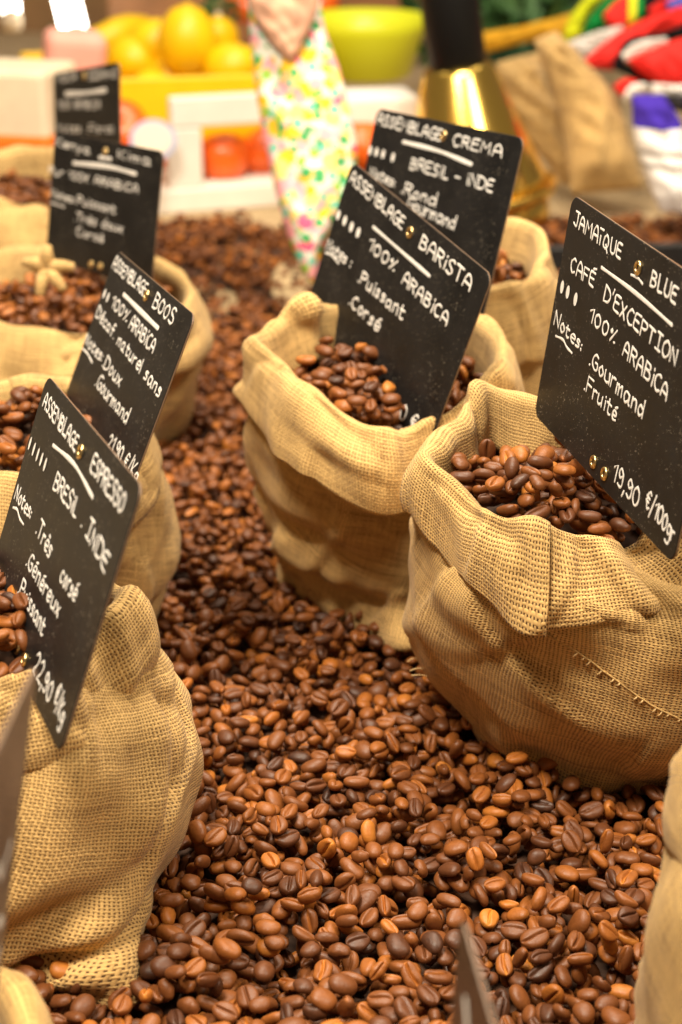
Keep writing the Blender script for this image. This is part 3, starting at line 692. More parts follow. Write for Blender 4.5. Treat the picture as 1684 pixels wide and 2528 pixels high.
# ------------------------------------------------------------------ handwritten slate boards on stakes
GLY = {'A': '~0 0 .8 7 3 10 5.2 7 6 0|.7 4 5.5 4', 'B': '0 0 0 10|~0 10 4 9.5 4.5 7.5 3 5.5 .3 5.3 4 5 5.5 3 4 .5 0 0', 'C': '~5 9 3 10 .5 7 .3 3 2.5 0 5 1',
 'D': '0 0 0 10|~0 10 4 8.5 5.5 5 4 1 0 0', 'E': '~5 10 .6 9.6 0 5.5 .3 .5 5 0|.2 5.2 4.2 5.4', 'F': '0 0 0 10 5 10|0 5.2 4 5.2', 'G': '~5.5 9 3 10 .5 7 .5 2.5 3 0 5.5 1 5.5 4.5 3 4.5',
 'I': '2 0 2 10|0 10 4 10|0 0 4 0', 'J': '.5 10 5 10|~3.5 10 3.7 3 2.5 .2 0 1.5', 'K': '0 0 0 10|5 10 .3 4.5 5 0', 'L': '~0 10 .2 1.2 1 0 4.6 .3', 'M': '0 0 .6 10 3.5 4 6.4 10 7 0',
 'N': '0 0 .3 10 5 0 5.3 10', 'O': '~3 10 .3 7 .5 2 3 0 5.5 3 5.3 8 3 10', 'P': '0 0 0 10|~0 10 4.5 9.5 4.8 6.5 3 5 0 5', 'Q': '~3 10 .3 7 .5 2 3 0 5.5 3 5.3 8 3 10|3.6 3 6.4 -2', 'R': '0 0 0 10|~0 10 4.5 9.5 4.8 6.5 3 5.2 0 5.2|2 5.2 5.2 0',
 'S': '~5 9 3 10 .8 8.5 1.5 6 4 4.5 4.8 2 3 0 0 .8', 'T': '0 10 6 10|3 10 3 0', 'U': '~0 10 .3 2 2.7 0 5 2 5.3 10', 'V': '0 10 2.7 0 5.5 10', 'X': '0 10 5 0|5 10 0 0',
 'Ï': '1 0 1 5.6|-.9 10.2 3 10.2', 'É': '~5 10 .6 9.6 0 5.5 .3 .5 5 0|.2 5.2 4.2 5.4|2.2 12.3 5 13.4', 'î': '1 0 1 6.5|1 9.3 1.1 9.6',
 'a': '~4.5 5.5 2 6.5 .2 3.5 1.5 0 4 2 4.5 6 4.6 1 5.5 0', 'c': '~4 5.5 2 6.5 .2 3.5 1.5 .2 4 .8', 'd': '~4.5 5 2 6.3 .2 3.2 1.8 0 4.4 2.5|4.6 11 4.7 0', 'e': '~.5 3 4 3.6 3.6 6 1.5 6.2 .2 3 1.5 .2 4 .8',
 'é': '~.5 3 4 3.6 3.6 6 1.5 6.2 .2 3 1.5 .2 4 .8|2 8.4 3.8 9.6', 'è': '~.5 3 4 3.6 3.6 6 1.5 6.2 .2 3 1.5 .2 4 .8|2 9.6 3.4 8.6', 'y': '0 6 2 .5|4 6 .8 -3.6', 'p': '0 -3.6 0 6|~0 5 2.4 6.4 4.2 3.4 2.4 .2 0 1', 'h': '0 0 0 10|~0 4.5 2.4 6.4 3.6 5 3.8 0', 'b': '0 10 0 0|~0 1 2.4 0 4.2 3 2.4 6 0 5', 'f': '~3.6 9.4 2 10 1.4 8 1.4 0|0 5.6 3.4 5.6', 'g': '~4.5 5.5 2 6.5 .2 3.8 2 1.5 4.3 3 4.5 6|~4.5 6 4.6 -2 2.5 -4 0 -3',
 'i': '1 6 1 0|1 8.8 1.1 9.1', 'k': '0 0 0 10|3.6 6 .3 3 3.8 0', 'l': '0 10 .2 0', 'm': '0 0 0 6|~0 4.5 1.8 6.4 2.6 5 2.6 0|~2.6 4.5 4.6 6.4 5.5 5 5.6 0', 'n': '0 0 0 6|~0 4.5 2.4 6.4 3.6 5 3.8 0', 'o': '~2 6.4 .2 3.5 1.8 0 4 3 2 6.4',
 'r': '0 0 0 6|~0 4 1.5 6 3.2 6', 's': '~3.6 5.6 1.5 6.4 .8 4.6 3 2.8 2.8 .5 0 .4', 't': '~1.5 9 1.5 1.5 2.5 0 4 .6|0 6.2 4 6.2', 'u': '~0 6.2 .2 1 2 0 4 2 4.2 6.2|4.2 6.2 4.4 0', 'v': '0 6 2 0 4 6', 'x': '0 6 4 0|4 6 0 0', 'w': '0 6 1.4 0 2.8 5 4.2 0 5.6 6',
 '0': '~2.6 10 .3 7 .5 2 2.6 0 4.8 3 4.6 8 2.6 10', '1': '0 7 2.8 10 2.6 0', '2': '~.3 8 2.5 10 4.6 8 3 4 .2 .3 2 .6 5 0', '4': '3.4 10 0 3.5 5 3.5|3.6 6 3.6 0', '6': '~4 9.5 1.2 7 .3 3 2.5 0 4.6 2.5 2.5 5 .6 3.5', '9': '~4.5 7.5 2 10 .3 7.5 2 5 4.5 7.5|~4.5 7.8 4.4 2 3 0 .5 .8', '5': '~4.6 10 1 10 .6 6 3 6.4 4.6 3.6 3 .3 .2 .6',
 '%': '~1.2 8.4 .3 7.2 1.2 6.2 2 7.2 1.2 8.4|4.8 10 .6 0|4.4 1 4.7 1.3', '/': '4 12 0 -3', '€': '~5 9 3 10 1 7 1 3 3 0 5 1|0 6.2 4 6.2|0 4 3.5 4', ',': '1 1 .2 -2.4', '.': '.4 .4 .6 .6', ':': '0 5 .1 5.3|0 1 .1 1.3', '-': '0 4.5 4 4.5', "'": '1.2 11.5 .4 8.5', '•': '.6 5 .8 5.2'}
BW, BH = .148, .0962
def ribbon(bm, P, hw, z0=.00075, lift=.00022):
    if len(P) == 2: P = np.linspace(P[0], P[1], 6)
    """one pen stroke: round-ended ribbon with a slightly raised middle"""
    P = np.asarray(P, float); T = np.gradient(P, axis=0) if len(P) > 1 else np.array([[1, 0]]); T = T/(np.linalg.norm(T, axis=1)[:, None]+1e-12)
    N = np.stack([-T[:, 1], T[:, 0]], -1); k_ = 1+.20*np.sin(np.arange(len(P))*random.uniform(.5, 1.1)+random.uniform(0, 6.28)); k_[0] = k_[-1] = 1; Lp = [p+n*hw*k for p, n, k in zip(P, N, k_)]; Rp = [p-n*hw*k for p, n, k in zip(P, N, k_)]
    def cap(c, n, t, sgn): return [c+hw*(math.cos(a)*n+sgn*math.sin(a)*t) for a in np.linspace(0, math.pi, 6)[1:-1]]
    add = lambda p, z: bm.verts.new((p[0], p[1], z))
    ctr = [add(p, z0+lift) for p in P]; lv = [add(p, z0) for p in Lp]; rv = [add(p, z0) for p in Rp]
    for i in range(len(P)-1):
        bm.faces.new((lv[i], ctr[i], ctr[i+1], lv[i+1])); bm.faces.new((ctr[i], rv[i], rv[i+1], ctr[i+1]))
    e = [add(p, z0) for p in cap(P[-1], N[-1], T[-1], 1)]; ch = [lv[-1]]+e+[rv[-1]]
    for i in range(len(ch)-1): bm.faces.new((ch[i+1], ctr[-1], ch[i]))
    s = [add(p, z0) for p in cap(P[0], N[0], T[0], -1)]; ch = [lv[0]]+s+[rv[0]]
    for i in range(len(ch)-1): bm.faces.new((ch[i], ctr[0], ch[i+1]))
def strokes(txt):
    out = []; x = 0
    for ch in txt:
        if ch == ' ': x += 4.5; continue
        mx = 0; jy = random.uniform(-.35, .35); js = random.uniform(.93, 1.07)
        for st in GLY[ch].split('|'):
            sm = st.startswith('~'); v = np.array([float(t) for t in st.strip('~').split()]).reshape(-1, 2); mx = max(mx, v[:, 0].max())
            v = v*js+np.random.default_rng(int(abs(x)*31+len(out))).normal(0, .16, v.shape)
            out.append((crom(v, 5) if sm and len(v) > 2 else crom(v, 3) if len(v) > 2 and False else v)+np.array([x, jy]))
        x += mx*1.0+1.9
    return out, x-1.9
class Board:
    def __init__(s, label, TL, xw, dn, sc=1.0, group='handwritten black boards'):
        C = np.array([0, 0, CAM_H]); TL = C+(np.array(TL)-C)*sc
        x = np.array(xw); x /= np.linalg.norm(x); y = -np.array(dn); y -= x*(x@y); y /= np.linalg.norm(y); n = np.cross(x, y)
        s.W, s.H = BW*sc, BH*sc; s.x, s.y, s.n = x, y, n; s.o = TL+x*s.W/2-y*s.H; s.sc = sc
        r = empty('price_board', (0, 0, 0)); s.root = r
        r.matrix_world = Matrix(((x[0], y[0], n[0], s.o[0]), (x[1], y[1], n[1], s.o[1]), (x[2], y[2], n[2], s.o[2]), (0, 0, 0, 1)))
        tag(r, label, 'sign', group)
        bm = bmesh.new(); R = .0055*sc; pts = []
        for cx, cy, a0 in ((s.W/2-R, s.H-R, 0), (-s.W/2+R, s.H-R, 90), (-s.W/2+R, R, 180), (s.W/2-R, R, 270)):
            for k in range(7):
                a = math.radians(a0+15*k); pts.append((cx+R*math.cos(a), cy+R*math.sin(a), -.0006))
        f = bm.faces.new([bm.verts.new(p) for p in pts]); e = bmesh.ops.extrude_face_region(bm, geom=[f])
        bmesh.ops.translate(bm, vec=(0, 0, .0012), verts=[v for v in e['geom'] if isinstance(v, bmesh.types.BMVert)])
        bmesh.ops.recalc_face_normals(bm, faces=bm.faces)
        bmesh.ops.bevel(bm, geom=[ed for ed in bm.edges if abs(ed.verts[0].co.z-ed.verts[1].co.z) < 1e-6], offset=.0003, segments=1, affect='EDGES')
        me = bpy.data.meshes.new('panel'); bm.to_mesh(me); bm.free()
        pn = link('panel', me, M['slate'], r, smooth=False); me.materials.append(M['edge'])
        for pl in me.polygons: pl.material_index = 1 if abs(pl.normal.z) < .5 else 0
        s.hw = .00051*sc
    def loc(s, px, py):
        r = ray(px, py); C = np.array([0, 0, CAM_H]); t = ((s.o-C)@s.n)/(r@s.n); p = C+r*t-s.o
        return np.array([p@s.x, p@s.y])
    def mesh(s, name, fn):
        bm = bmesh.new(); fn(bm); bmesh.ops.recalc_face_normals(bm, faces=bm.faces); me = bpy.data.meshes.new(name); bm.to_mesh(me); bm.free()
        return link(name, me, M['chalk'], s.root)
    def text(s, txt, p0, p1, cap, hw=None):
        a, b = s.loc(*p0), s.loc(*p1); st, w = strokes(txt); d = b-a; L = np.linalg.norm(d); d /= L; n = np.array([-d[1], d[0]]); n = .55*n+.45*np.array([0, 1]); kx, ky = L/max(w, 1), cap*.001*s.sc/10
        def fn(bm):
            for q in st: ribbon(bm, a+q[:, :1]*kx*d+q[:, 1:]*ky*n, hw or s.hw)
        s.mesh('lettering', fn)
    def line(s, pts, hw=None):
        P = crom([s.loc(*p) for p in pts], 6); s.mesh('underline', lambda bm: ribbon(bm, P, hw or s.hw*1.05))
    def marks(s, pts, hmm, wmm):
        def fn(bm):
            for p in pts:
                c = s.loc(*p); y = np.linspace(-1, 1, 9)
                vs = [bm.verts.new((c[0]+wmm*.0005*s.sc*math.cos(t), c[1]+hmm*.0005*s.sc*math.sin(t), .0009)) for t in np.linspace(0, 2*math.pi, 18)[:-1]]
                bm.faces.new(vs)
        s.mesh('strength_marks', fn)
    def rivets(s, pts):
        for p in pts:
            c = s.loc(*p); a = np.linspace(0, 2*math.pi, 17)[:-1]; r0 = .0021*s.sc
            me = tube(np.stack([c[0]+r0*np.cos(a), c[1]+r0*np.sin(a), 0*a+.0009], -1), .0008, 8, 'rivet', closed=True)
            link('rivet', me, M['eyelet'], s.root)
            me2 = mesh_py('rivet_core', [(c[0]+r0*math.cos(t), c[1]+r0*math.sin(t), .00068) for t in a], [tuple(range(16))]); link('rivet_core', me2, M['under'], s.root)
    def stake(s, length=.045):
        P = crom([(0, s.H*.30, -.0021), (0, .006, -.0021), (0, -.004, -.006), (0, -.20*length-.006, -.6*length), (0, -.34*length-.006, -length)], 5)
        link('stake', tube(P, .0014, 8, 'stake'), M['steel'], s.root)
J = lambda x, y: (1300+.3906*x, 480+.3908*y)
b = Board('black board reading JAMAIQUE BLUE with price 19,90 at the right', (.0952, .658, .2622), (.224, -.975, -.015), (-.117, -.012, -.993), 1.05)
b.text('JAMAÏQUE', J(308, 192), J(602, 412), 5.6); b.text('BLUE', J(792, 575), J(955, 692), 5.8); b.line([J(672, 508), J(715, 528), J(745, 566)]); b.line([J(485, 462), J(700, 622), J(930, 825)], .0008)
b.text('CAFÉ', J(285, 480), J(432, 590), 5.6); b.text("D'EXCEPTION", J(496, 672), J(952, 1088), 5.8); b.marks([J(237, 585), J(273, 617), J(322, 662)], 5.6, 3.6)
b.text('100%', J(405, 795), J(565, 948), 5.4); b.text('ARABîCA', J(618, 1008), J(893, 1305), 5.9); b.text('Notes:', J(182, 820), J(352, 990), 5.6); b.line([J(195, 895), J(240, 918), J(265, 965), J(297, 1002)])
b.text('.Gourmand', J(405, 1075), J(742, 1420), 6.4); b.text('.Fruité', J(373, 1230), J(572, 1435), 6.0); b.text('19,90', J(552, 1800), J(706, 1978), 7.0); b.text('€/100gr', J(760, 1965), J(935, 2200), 6.4)
b.rivets([J(718, 465), J(436, 1690), J(505, 1765)]); b.stake()
E_ = lambda x, y: (.4162*x, 900+.4163*y)
b = Board('black board reading ASSEMBLAGE ESPRESSO with price 22,90 at the front left', (-.1175, .617, .1984), (.364, -.929, .067), (-.311, -.189, -.931))
b.text('ASSEMBLAGE', E_(262, 248), E_(455, 522), 5.8); b.text('ESPRESSO', E_(545, 628), E_(728, 892), 6.6); b.line([E_(325, 480), E_(450, 592), E_(562, 790)], .0008)
b.marks([E_(190, 470), E_(213, 505), E_(236, 537), E_(258, 565), E_(280, 596)], 5.6, 2.5)
b.text('BRESîL', E_(326, 735), E_(458, 912), 6.2); b.text('. INDE', E_(490, 962), E_(632, 1240), 6.4); b.text('Notes:', E_(95, 795), E_(186, 918), 5.6); b.line([E_(88, 850), E_(112, 862), E_(128, 915), E_(150, 950)])
b.text('.Très', E_(222, 998), E_(302, 1155), 6.6); b.text('corsé', E_(365, 1280), E_(450, 1412), 6.4); b.text('.Généreux', E_(163, 1190), E_(352, 1505), 6.4); b.text('.Puissant', E_(115, 1355), E_(262, 1610), 6.4)
b.text('22,90', E_(205, 1815), E_(300, 2010), 7.4); b.text('€/Kg', E_(333, 1990), E_(375, 2150), 6.8); b.rivets([E_(490, 520), E_(118, 1680), E_(155, 1755)]); b.stake()
Q_ = lambda x, y: (560+.5357*x, 400+.5356*y)
b = Board('black board reading ASSEMBLAGE BARISTA standing in the middle sack', (.006, .80, .246), (.393, -.909, -.136), (-.301, .012, -.953), 1.13)
b.text('ASSEMBLAGE', Q_(570, 92), Q_(812, 312), 5.8); b.text('BARîSTA', Q_(892, 392), Q_(1120, 595), 6.0); b.line([Q_(680, 300), Q_(940, 526)], .0009); b.marks([Q_(520, 245), Q_(550, 271), Q_(581, 300), Q_(612, 326)], 5.2, 4.0)
b.text('100%', Q_(655, 398), Q_(775, 508), 5.4); b.text('ARABîCA', Q_(812, 555), Q_(1015, 757), 5.8); b.text('Notes :', Q_(460, 402), Q_(572, 488), 5.4); b.line([Q_(460, 418), Q_(490, 432), Q_(520, 468)])
b.text('.Puissant', Q_(608, 550), Q_(812, 728), 6.2); b.text('.Corsé', Q_(566, 655), Q_(700, 782), 6.2); b.text('29,90 €', Q_(700, 1108), Q_(868, 1240), 7.0); b.rivets([Q_(850, 325), Q_(585, 995), Q_(630, 1045)]); b.stake()
R_ = lambda x, y: (880+.2742*x, 260+.2743*y)
b = Board('black board reading ASSEMBLAGE CREMA behind the BARISTA board', (.021, .929, .249), (.467, -.882, .059), (-.207, -.175, -.963), 1.08)
b.text('ASSEMBLAGE', R_(190, 165), R_(765, 325), 5.8); b.text('CREMA', R_(872, 358), R_(1312, 468), 5.8); b.line([R_(430, 330), R_(740, 410), R_(1045, 532)], .0011); b.marks([R_(135, 408), R_(192, 422), R_(252, 440), R_(340, 470)], 5.2, 3.8)
b.text('BRESîL - îNDE', R_(492, 570), R_(1230, 785), 5.8); b.text('Notes:', R_(125, 640), R_(345, 735), 5.4); b.text('.Rond', R_(408, 785), R_(712, 915), 6.4); b.text('.Gourmand', R_(440, 915), R_(885, 1120), 6.2); b.rivets([R_(795, 275)]); b.stake()
T_ = lambda x, y: (150+.2379*x, 600+.2379*y)
b = Board('grey-black board leaning behind the ESPRESSO board, dense handwriting in four lines', (-.111, .79, .204), (.34, -.939, .06), (-.363, -.19, -.912), 1.06)
b.text('ASSEMBLAGE', T_(545, 255), T_(880, 560), 6.0); b.text('BOOS', T_(965, 665), T_(1165, 850), 6.4); b.line([T_(665, 535), T_(1025, 890)], .0011); b.marks([T_(470, 530), T_(505, 570)], 5, 3.6)
b.text('100%', T_(530, 655), T_(690, 830), 5.6); b.text('ARABîCA', T_(720, 880), T_(965, 1150), 6.2); b.text('Décaf. naturel sans', T_(375, 765), T_(1030, 1610), 6.0); b.text('Notes:', T_(255, 1045), T_(430, 1235), 5.6); b.line([T_(240, 1100), T_(290, 1150), T_(340, 1245)])
b.text('.Doux', T_(440, 1285), T_(620, 1500), 6.6); b.text('.Gourmand', T_(365, 1480), T_(690, 1880), 6.4); b.text('21,90 €/Kg', T_(490, 2120), T_(790, 2500), 7.0); b.rivets([T_(905, 550)]); b.stake(.022)
K_ = lambda x, y: (90+.2548*x, 80+.2549*y)
b = Board('black board at the back left in the wide low sack, four blurred handwritten lines', (-.216, 1.237, .178), (.634, -.772, .05), (-.119, -.161, -.98), .93)
b.text('Kenya', K_(195, 1090), K_(525, 1185), 6.0); b.text('Kima', K_(795, 1215), K_(1110, 1290), 6.2); b.line([K_(370, 1265), K_(700, 1300), K_(970, 1370)], .0014); b.line([K_(620, 1210), K_(730, 1225)], .0012)
b.text('Pur 100% ARABîCA', K_(130, 1370), K_(990, 1560), 5.6); b.text('Notes:', K_(150, 1590), K_(370, 1650), 5.4); b.line([K_(150, 1650), K_(280, 1690)]); b.text('.Puissant', K_(385, 1655), K_(770, 1755), 6.2); b.text('.Très long', K_(375, 1820), K_(840, 1940), 6.2) if False else b.text('.Très doux', K_(375, 1820), K_(840, 1940), 6.2)
b.text('Corsé', K_(395, 1960), K_(650, 2040), 6.2); b.rivets([K_(680, 1150), K_(540, 2245), K_(630, 2265)]); b.stake()
O_ = lambda x, y: (x/3.733, y/3.733)
b = Board('farthest black board at the upper left, turned slightly to the right', (-.222, 1.282, .213), (.462, -.867, .189), (-.009, -.217, -.976), 1.08)
b.text('MOKA', O_(530, 765), O_(710, 740), 5.6); b.text('SIDAMO', O_(825, 735), O_(1080, 715), 5.6); b.line([O_(610, 865), O_(800, 855), O_(985, 830)], .0018); b.text('100% ARABîCA', O_(545, 1005), O_(930, 1000), 6.0); b.text('Ethiopie - doux' if False else 'Notes: .Floral', O_(540, 1215), O_(1050, 1225), 6.0); b.rivets([O_(785, 700)]); b.stake()
# two boards standing close to the lens, seen nearly edge-on
def near_board(label, TL, TR, dn):
    TL, TR = np.array(TL), np.array(TR); x = (TR-TL); b = Board(label, TL, x, dn); b.root.children[0].data.materials[0] = M['slate_gloss']; return b
tl = ond(1140, 2255, .40); b = near_board('board seen almost edge-on at the bottom of the picture, blurred white writing', tl, tl+np.array([.125, -.985, -.03]), (-.03, -.02, -1))
hl, hh = b.W, b.H
b.mesh('lettering', lambda bm: [ribbon(bm, np.array([(-.060, .080), (-.048, .066), (-.040, .072), (-.028, .060), (-.015, .068)]), .0022), ribbon(bm, np.array([(-.050, .048), (-.030, .050), (-.010, .044)]), .0018)])
b.stake()
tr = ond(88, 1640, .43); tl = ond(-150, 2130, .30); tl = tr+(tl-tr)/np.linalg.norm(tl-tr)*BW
b = near_board('black board with glare painted in pale grey, seen almost edge-on at the left picture edge', tl, tr, (-.16, .05, -1)); b.root.children[0].data.materials[0] = simple('painted_glare_board', (.15, .12, .10), .35, spec=.6, noise=.4, nscale=60)  # glare on this black board is painted in as a paler grey base colour
b.mesh('lettering', lambda bm: [ribbon(bm, np.array([(.02, .050), (.035, .056), (.045, .048), (.058, .052)]), .0016), ribbon(bm, np.array([(.03, .030), (.05, .034), (.062, .028)]), .0016), ribbon(bm, np.array([(.05, .018), (.062, .020)]), .0016)])
b.stake()

# ------------------------------------------------------------------ behind the sacks: the rest of the stall
def stripes(name, stops, axis=0, scale=20, rough=.9, wob=.0):
    """woven cloth with bands: stops are (position 0..1 along the object axis, colour), hard edged"""
    m, nt, b = newmat(name); g = NG(nt); tc = nt.nodes.new('ShaderNodeTexCoord'); sp = nt.nodes.new('ShaderNodeSeparateXYZ')
    nt.links.new(tc.outputs['Generated'], sp.inputs[0]); r = nt.nodes.new('ShaderNodeValToRGB'); r.color_ramp.interpolation = 'CONSTANT'
    el = r.color_ramp.elements
    while len(el) < len(stops): el.new(.5)
    for e, (p, c) in zip(el, stops): e.position = p; e.color = (*c, 1)
    nt.links.new(sp.outputs[axis], r.inputs[0]); nt.links.new(r.outputs[0], b.inputs['Base Color']); b.inputs['Roughness'].default_value = rough
    b.inputs['Specular IOR Level'].default_value = .1
    n = g.noise(tc.outputs['Object'], 700, 2); bp = nt.nodes.new('ShaderNodeBump'); bp.inputs['Strength'].default_value = .5; bp.inputs['Distance'].default_value = .001
    nt.links.new(n.outputs[0], bp.inputs['Height']); nt.links.new(bp.outputs[0], b.inputs['Normal']); return m
def put(name, me, mat, loc, label=None, cat=None, rot=(0, 0, 0), sc=1, group=None, smooth=True, parent=None, kind=None):
    o = link(name, me, mat, parent, smooth); o.location = loc; o.rotation_euler = rot
    o.scale = (sc, sc, sc) if isinstance(sc, (int, float)) else sc
    tag(o, label, cat, group, kind); return o
M['lemon'] = simple('lemon_peel', (.90, .56, .004), .4, noise=.10, nscale=30, bump=.3, bscale=600)
M['yellow_crate'] = simple('yellow_crate', (.90, .56, .002), .45, noise=.05)
M['white_crate'] = simple('white_foam', (.80, .75, .68), .7, noise=.04, bump=.3)
M['tomato'] = simple('orange_fruit', (.85, .13, .012), .3, noise=.25, nscale=40)
M['lime'] = simple('lime_plastic', (.66, .70, .02), .35)
M['wood'] = simple('brown_wood', (.28, .12, .04), .6, noise=.35, nscale=14)
M['black'] = simple('black_plastic', (.006, .006, .006), .5, spec=.2)
M['darktray'] = simple('dark_tray', (.016, .014, .013), .4)
M['pink'] = simple('pink_paper', (.92, .42, .34), .7, noise=.06)
M['cream'] = simple('cream_paper', (.80, .66, .48), .7, noise=.06)
M['orange'] = simple('orange_band', (.90, .20, .012), .6)
M['green'] = simple('leaf_green', (.05, .13, .035), .6, noise=.5, nscale=40)
M['dkgreen'] = simple('dark_green_cloth', (.03, .10, .045), .8, noise=.4, nscale=12)
M['mustard'] = simple('mustard_cloth', (.72, .38, .015), .85, noise=.12, nscale=30)
M['label'] = simple('label_card', (.82, .70, .55), .7); M['labelblue'] = simple('label_blue_edge', (.38, .40, .55), .7)
M['leather'] = simple('mottled_brown_cloth', (.55, .30, .19), .75, noise=.30, nscale=60, bump=.3, bscale=150)
def emis(name, col, st):
    m, nt, b = newmat(name); b.inputs['Emission Color'].default_value = (*col, 1); b.inputs['Emission Strength'].default_value = st; b.inputs['Base Color'].default_value = (.8, .8, .8, 1); return m
M['lamp'] = emis('lamp_glow', (1, .93, .80), 14.0)
def floral(name):
    m, nt, b = newmat(name); g = NG(nt); tc = nt.nodes.new('ShaderNodeTexCoord'); col = None
    base = g.noise(tc.outputs['Object'], 60, 2).outputs[0]
    col = g.ramp(base, [(.4, (.80, .75, .64)), (.6, (.68, .78, .66))])
    for k, (scale, thr, cols) in enumerate([(76, .60, [(.92, .42, .46), (.90, .62, .66), (.85, .10, .22)]), (68, .54, [(.95, .55, .02), (.95, .68, .20), (.90, .36, .40)]), (96, .46, [(.05, .36, .10), (.16, .56, .40), (.30, .52, .06)])]):
        mp = nt.nodes.new('ShaderNodeMapping'); mp.inputs['Location'].default_value = (k*.37, k*.21, k*.13); nt.links.new(tc.outputs['Object'], mp.inputs[0])
        vo = nt.nodes.new('ShaderNodeTexVoronoi'); vo.inputs['Scale'].default_value = scale; vo.feature = 'F1'; nt.links.new(mp.outputs[0], vo.inputs['Vector'])
        wn = g.noise(tc.outputs['Object'], 380, 2).outputs[0]
        d = g.m('ADD', vo.outputs['Distance'], g.m('MULTIPLY', g.m('SUBTRACT', wn, .5), .35)); msk = g.m('LESS_THAN', d, thr)
        sp = nt.nodes.new('ShaderNodeSeparateColor'); nt.links.new(vo.outputs['Color'], sp.inputs[0])
        r = nt.nodes.new('ShaderNodeValToRGB'); r.color_ramp.interpolation = 'CONSTANT'; el = r.color_ramp.elements; el.new(.5)
        for e, p, c in zip(el, (0, .4, .72), cols): e.position = p; e.color = (*c, 1)
        nt.links.new(sp.outputs[0], r.inputs[0]); keep = g.m('MULTIPLY', msk, g.m('GREATER_THAN', sp.outputs[1], .22)); col = g.mix(keep, col, r.outputs[0])
    nt.links.new(col, b.inputs['Base Color']); b.inputs['Roughness'].default_value = .75; return m
M['floral'] = floral('floral_cotton')

# lemons and their yellow crate, upper left
LP = [(.002, -.036), (.008, -.034), (.014, -.029), (.022, -.016), (.025, 0), (.022, .016), (.014, .029), (.007, .033), (.001, .036)]
lem = lathe([(max(r, .0001)*1.2, z) for r, z in [(0, -.038)]+LP+[(0, .038)]], 24, 'lemon')
zc = 2.0
L0 = [(462, 100, 1.25, .5, 'lemon, the largest and highest of the heap'), (380, 105, 1.0, 1.3, 'pale lemon left of the largest one'), (322, 215, 1.05, .2, 'lemon right beside the farthest board'), (570, 165, 1.0, 1.0, 'lemon at the right end of the heap beside the floral pouch'),
      (420, 185, 1.0, 1.5, 'lemon low in the middle of the heap'), (505, 190, 1.0, .9, 'lemon right below the largest one'), (375, 225, .9, 2.1, 'lemon low behind the crate front near the price card'), (325, 145, .95, .7, 'lemon on the left slope of the heap'), (540, 95, .9, 1.9, 'lemon at the upper right of the heap behind the pouch')]
for i, (x, y, s_, rz, lb) in enumerate(L0):
    p = ond(x, y, zc+.05*(i % 3)); put('lemon', lem, M['lemon'], p, 'yellow '+lb, 'lemon', (1.2 if i % 2 else .15, .3*i, rz), s_, 'lemons in the yellow crate')
pth = crom([ond(215, 108, 2.1), ond(262, 95, 2.1), ond(320, 72, 2.12), ond(372, 68, 2.16)], 6)
put('banana', tube(pth, np.interp(np.linspace(0, 1, len(pth)), [0, .1, .5, .9, 1], [.006, .017, .021, .016, .005]), 10, 'banana'), M['lemon'], (0, 0, 0), 'long yellow fruit lying left above the lemons', 'fruit')
pa = ond(430, 285, 1.90); cr = empty('yellow_crate', pa); tag(cr, 'bright yellow crate holding the lemons', 'crate')
def part(name, parent, sx, sy, sz, loc, mat, rz=0, bev=.003):
    o = link(name, box_me(sx, sy, sz, bev), mat, parent, smooth=False); o.location = loc; o.rotation_euler = (0, 0, rz); return o
cr.rotation_euler = (0, 0, .20)
part('front_panel', cr, .36, .006, .09, (0.01, 0, .0), M['yellow_crate']); part('floor_panel', cr, .36, .22, .006, (0.01, .113, -.042), M['yellow_crate']); part('back_panel', cr, .36, .006, .09, (.01, .226, 0), M['yellow_crate'])
part('side_panel', cr, .006, .214, .09, (-.167, .113, 0), M['yellow_crate']); part('side_panel', cr, .006, .214, .09, (.187, .113, 0), M['yellow_crate'])
# white foam crate with orange tomatoes below it
pw = onh(560, 520, -.028); wc = empty('white_crate', pw); tag(wc, 'white foam crate with upright posts holding orange fruit', 'crate'); wc.rotation_euler = (0, 0, .30)
part('floor_panel', wc, .34, .20, .028, (-.005, .10, .014), M['white_crate']); part('back_panel', wc, .34, .012, .05, (-.005, .194, .053), M['white_crate']); part('top_rail', wc, .20, .016, .034, (.04, .012, .1125), M['white_crate'])
for x in (-.045, .135): part('post', wc, .040, .016, .068, (x, .012, .0615), M['white_crate'])
tom = lathe([(0.0001, -.022), (.012, -.022), (.022, -.015), (.027, 0), (.024, .013), (.014, .020), (.004, .018), (.0001, .016)], 20, 'orange_fruit')
k = 0
TS = 1.22
Mw = Matrix.Translation(pw) @ Matrix.Rotation(.30, 4, 'Z')
for x, lbl in ((-.13, 'orange fruit at the left end of the white crate'), (-.085, 'orange fruit second from the left in the white crate'), (.01, 'orange fruit in the middle opening of the white crate, left one'), (.062, 'orange fruit in the middle opening of the white crate, right one'), (.105, 'orange fruit behind the right post of the white crate'), (-.105, 'orange fruit lying on top of the left two')):
    z = .028+.022+(.036 if 'on top' in lbl else 0); put('orange_fruit', tom, M['tomato'], Mw @ Vector((x, .055+.02*(k % 2), z)), lbl, 'fruit', (0, .2*k, k), TS, 'orange fruit in the white crate'); k += 1
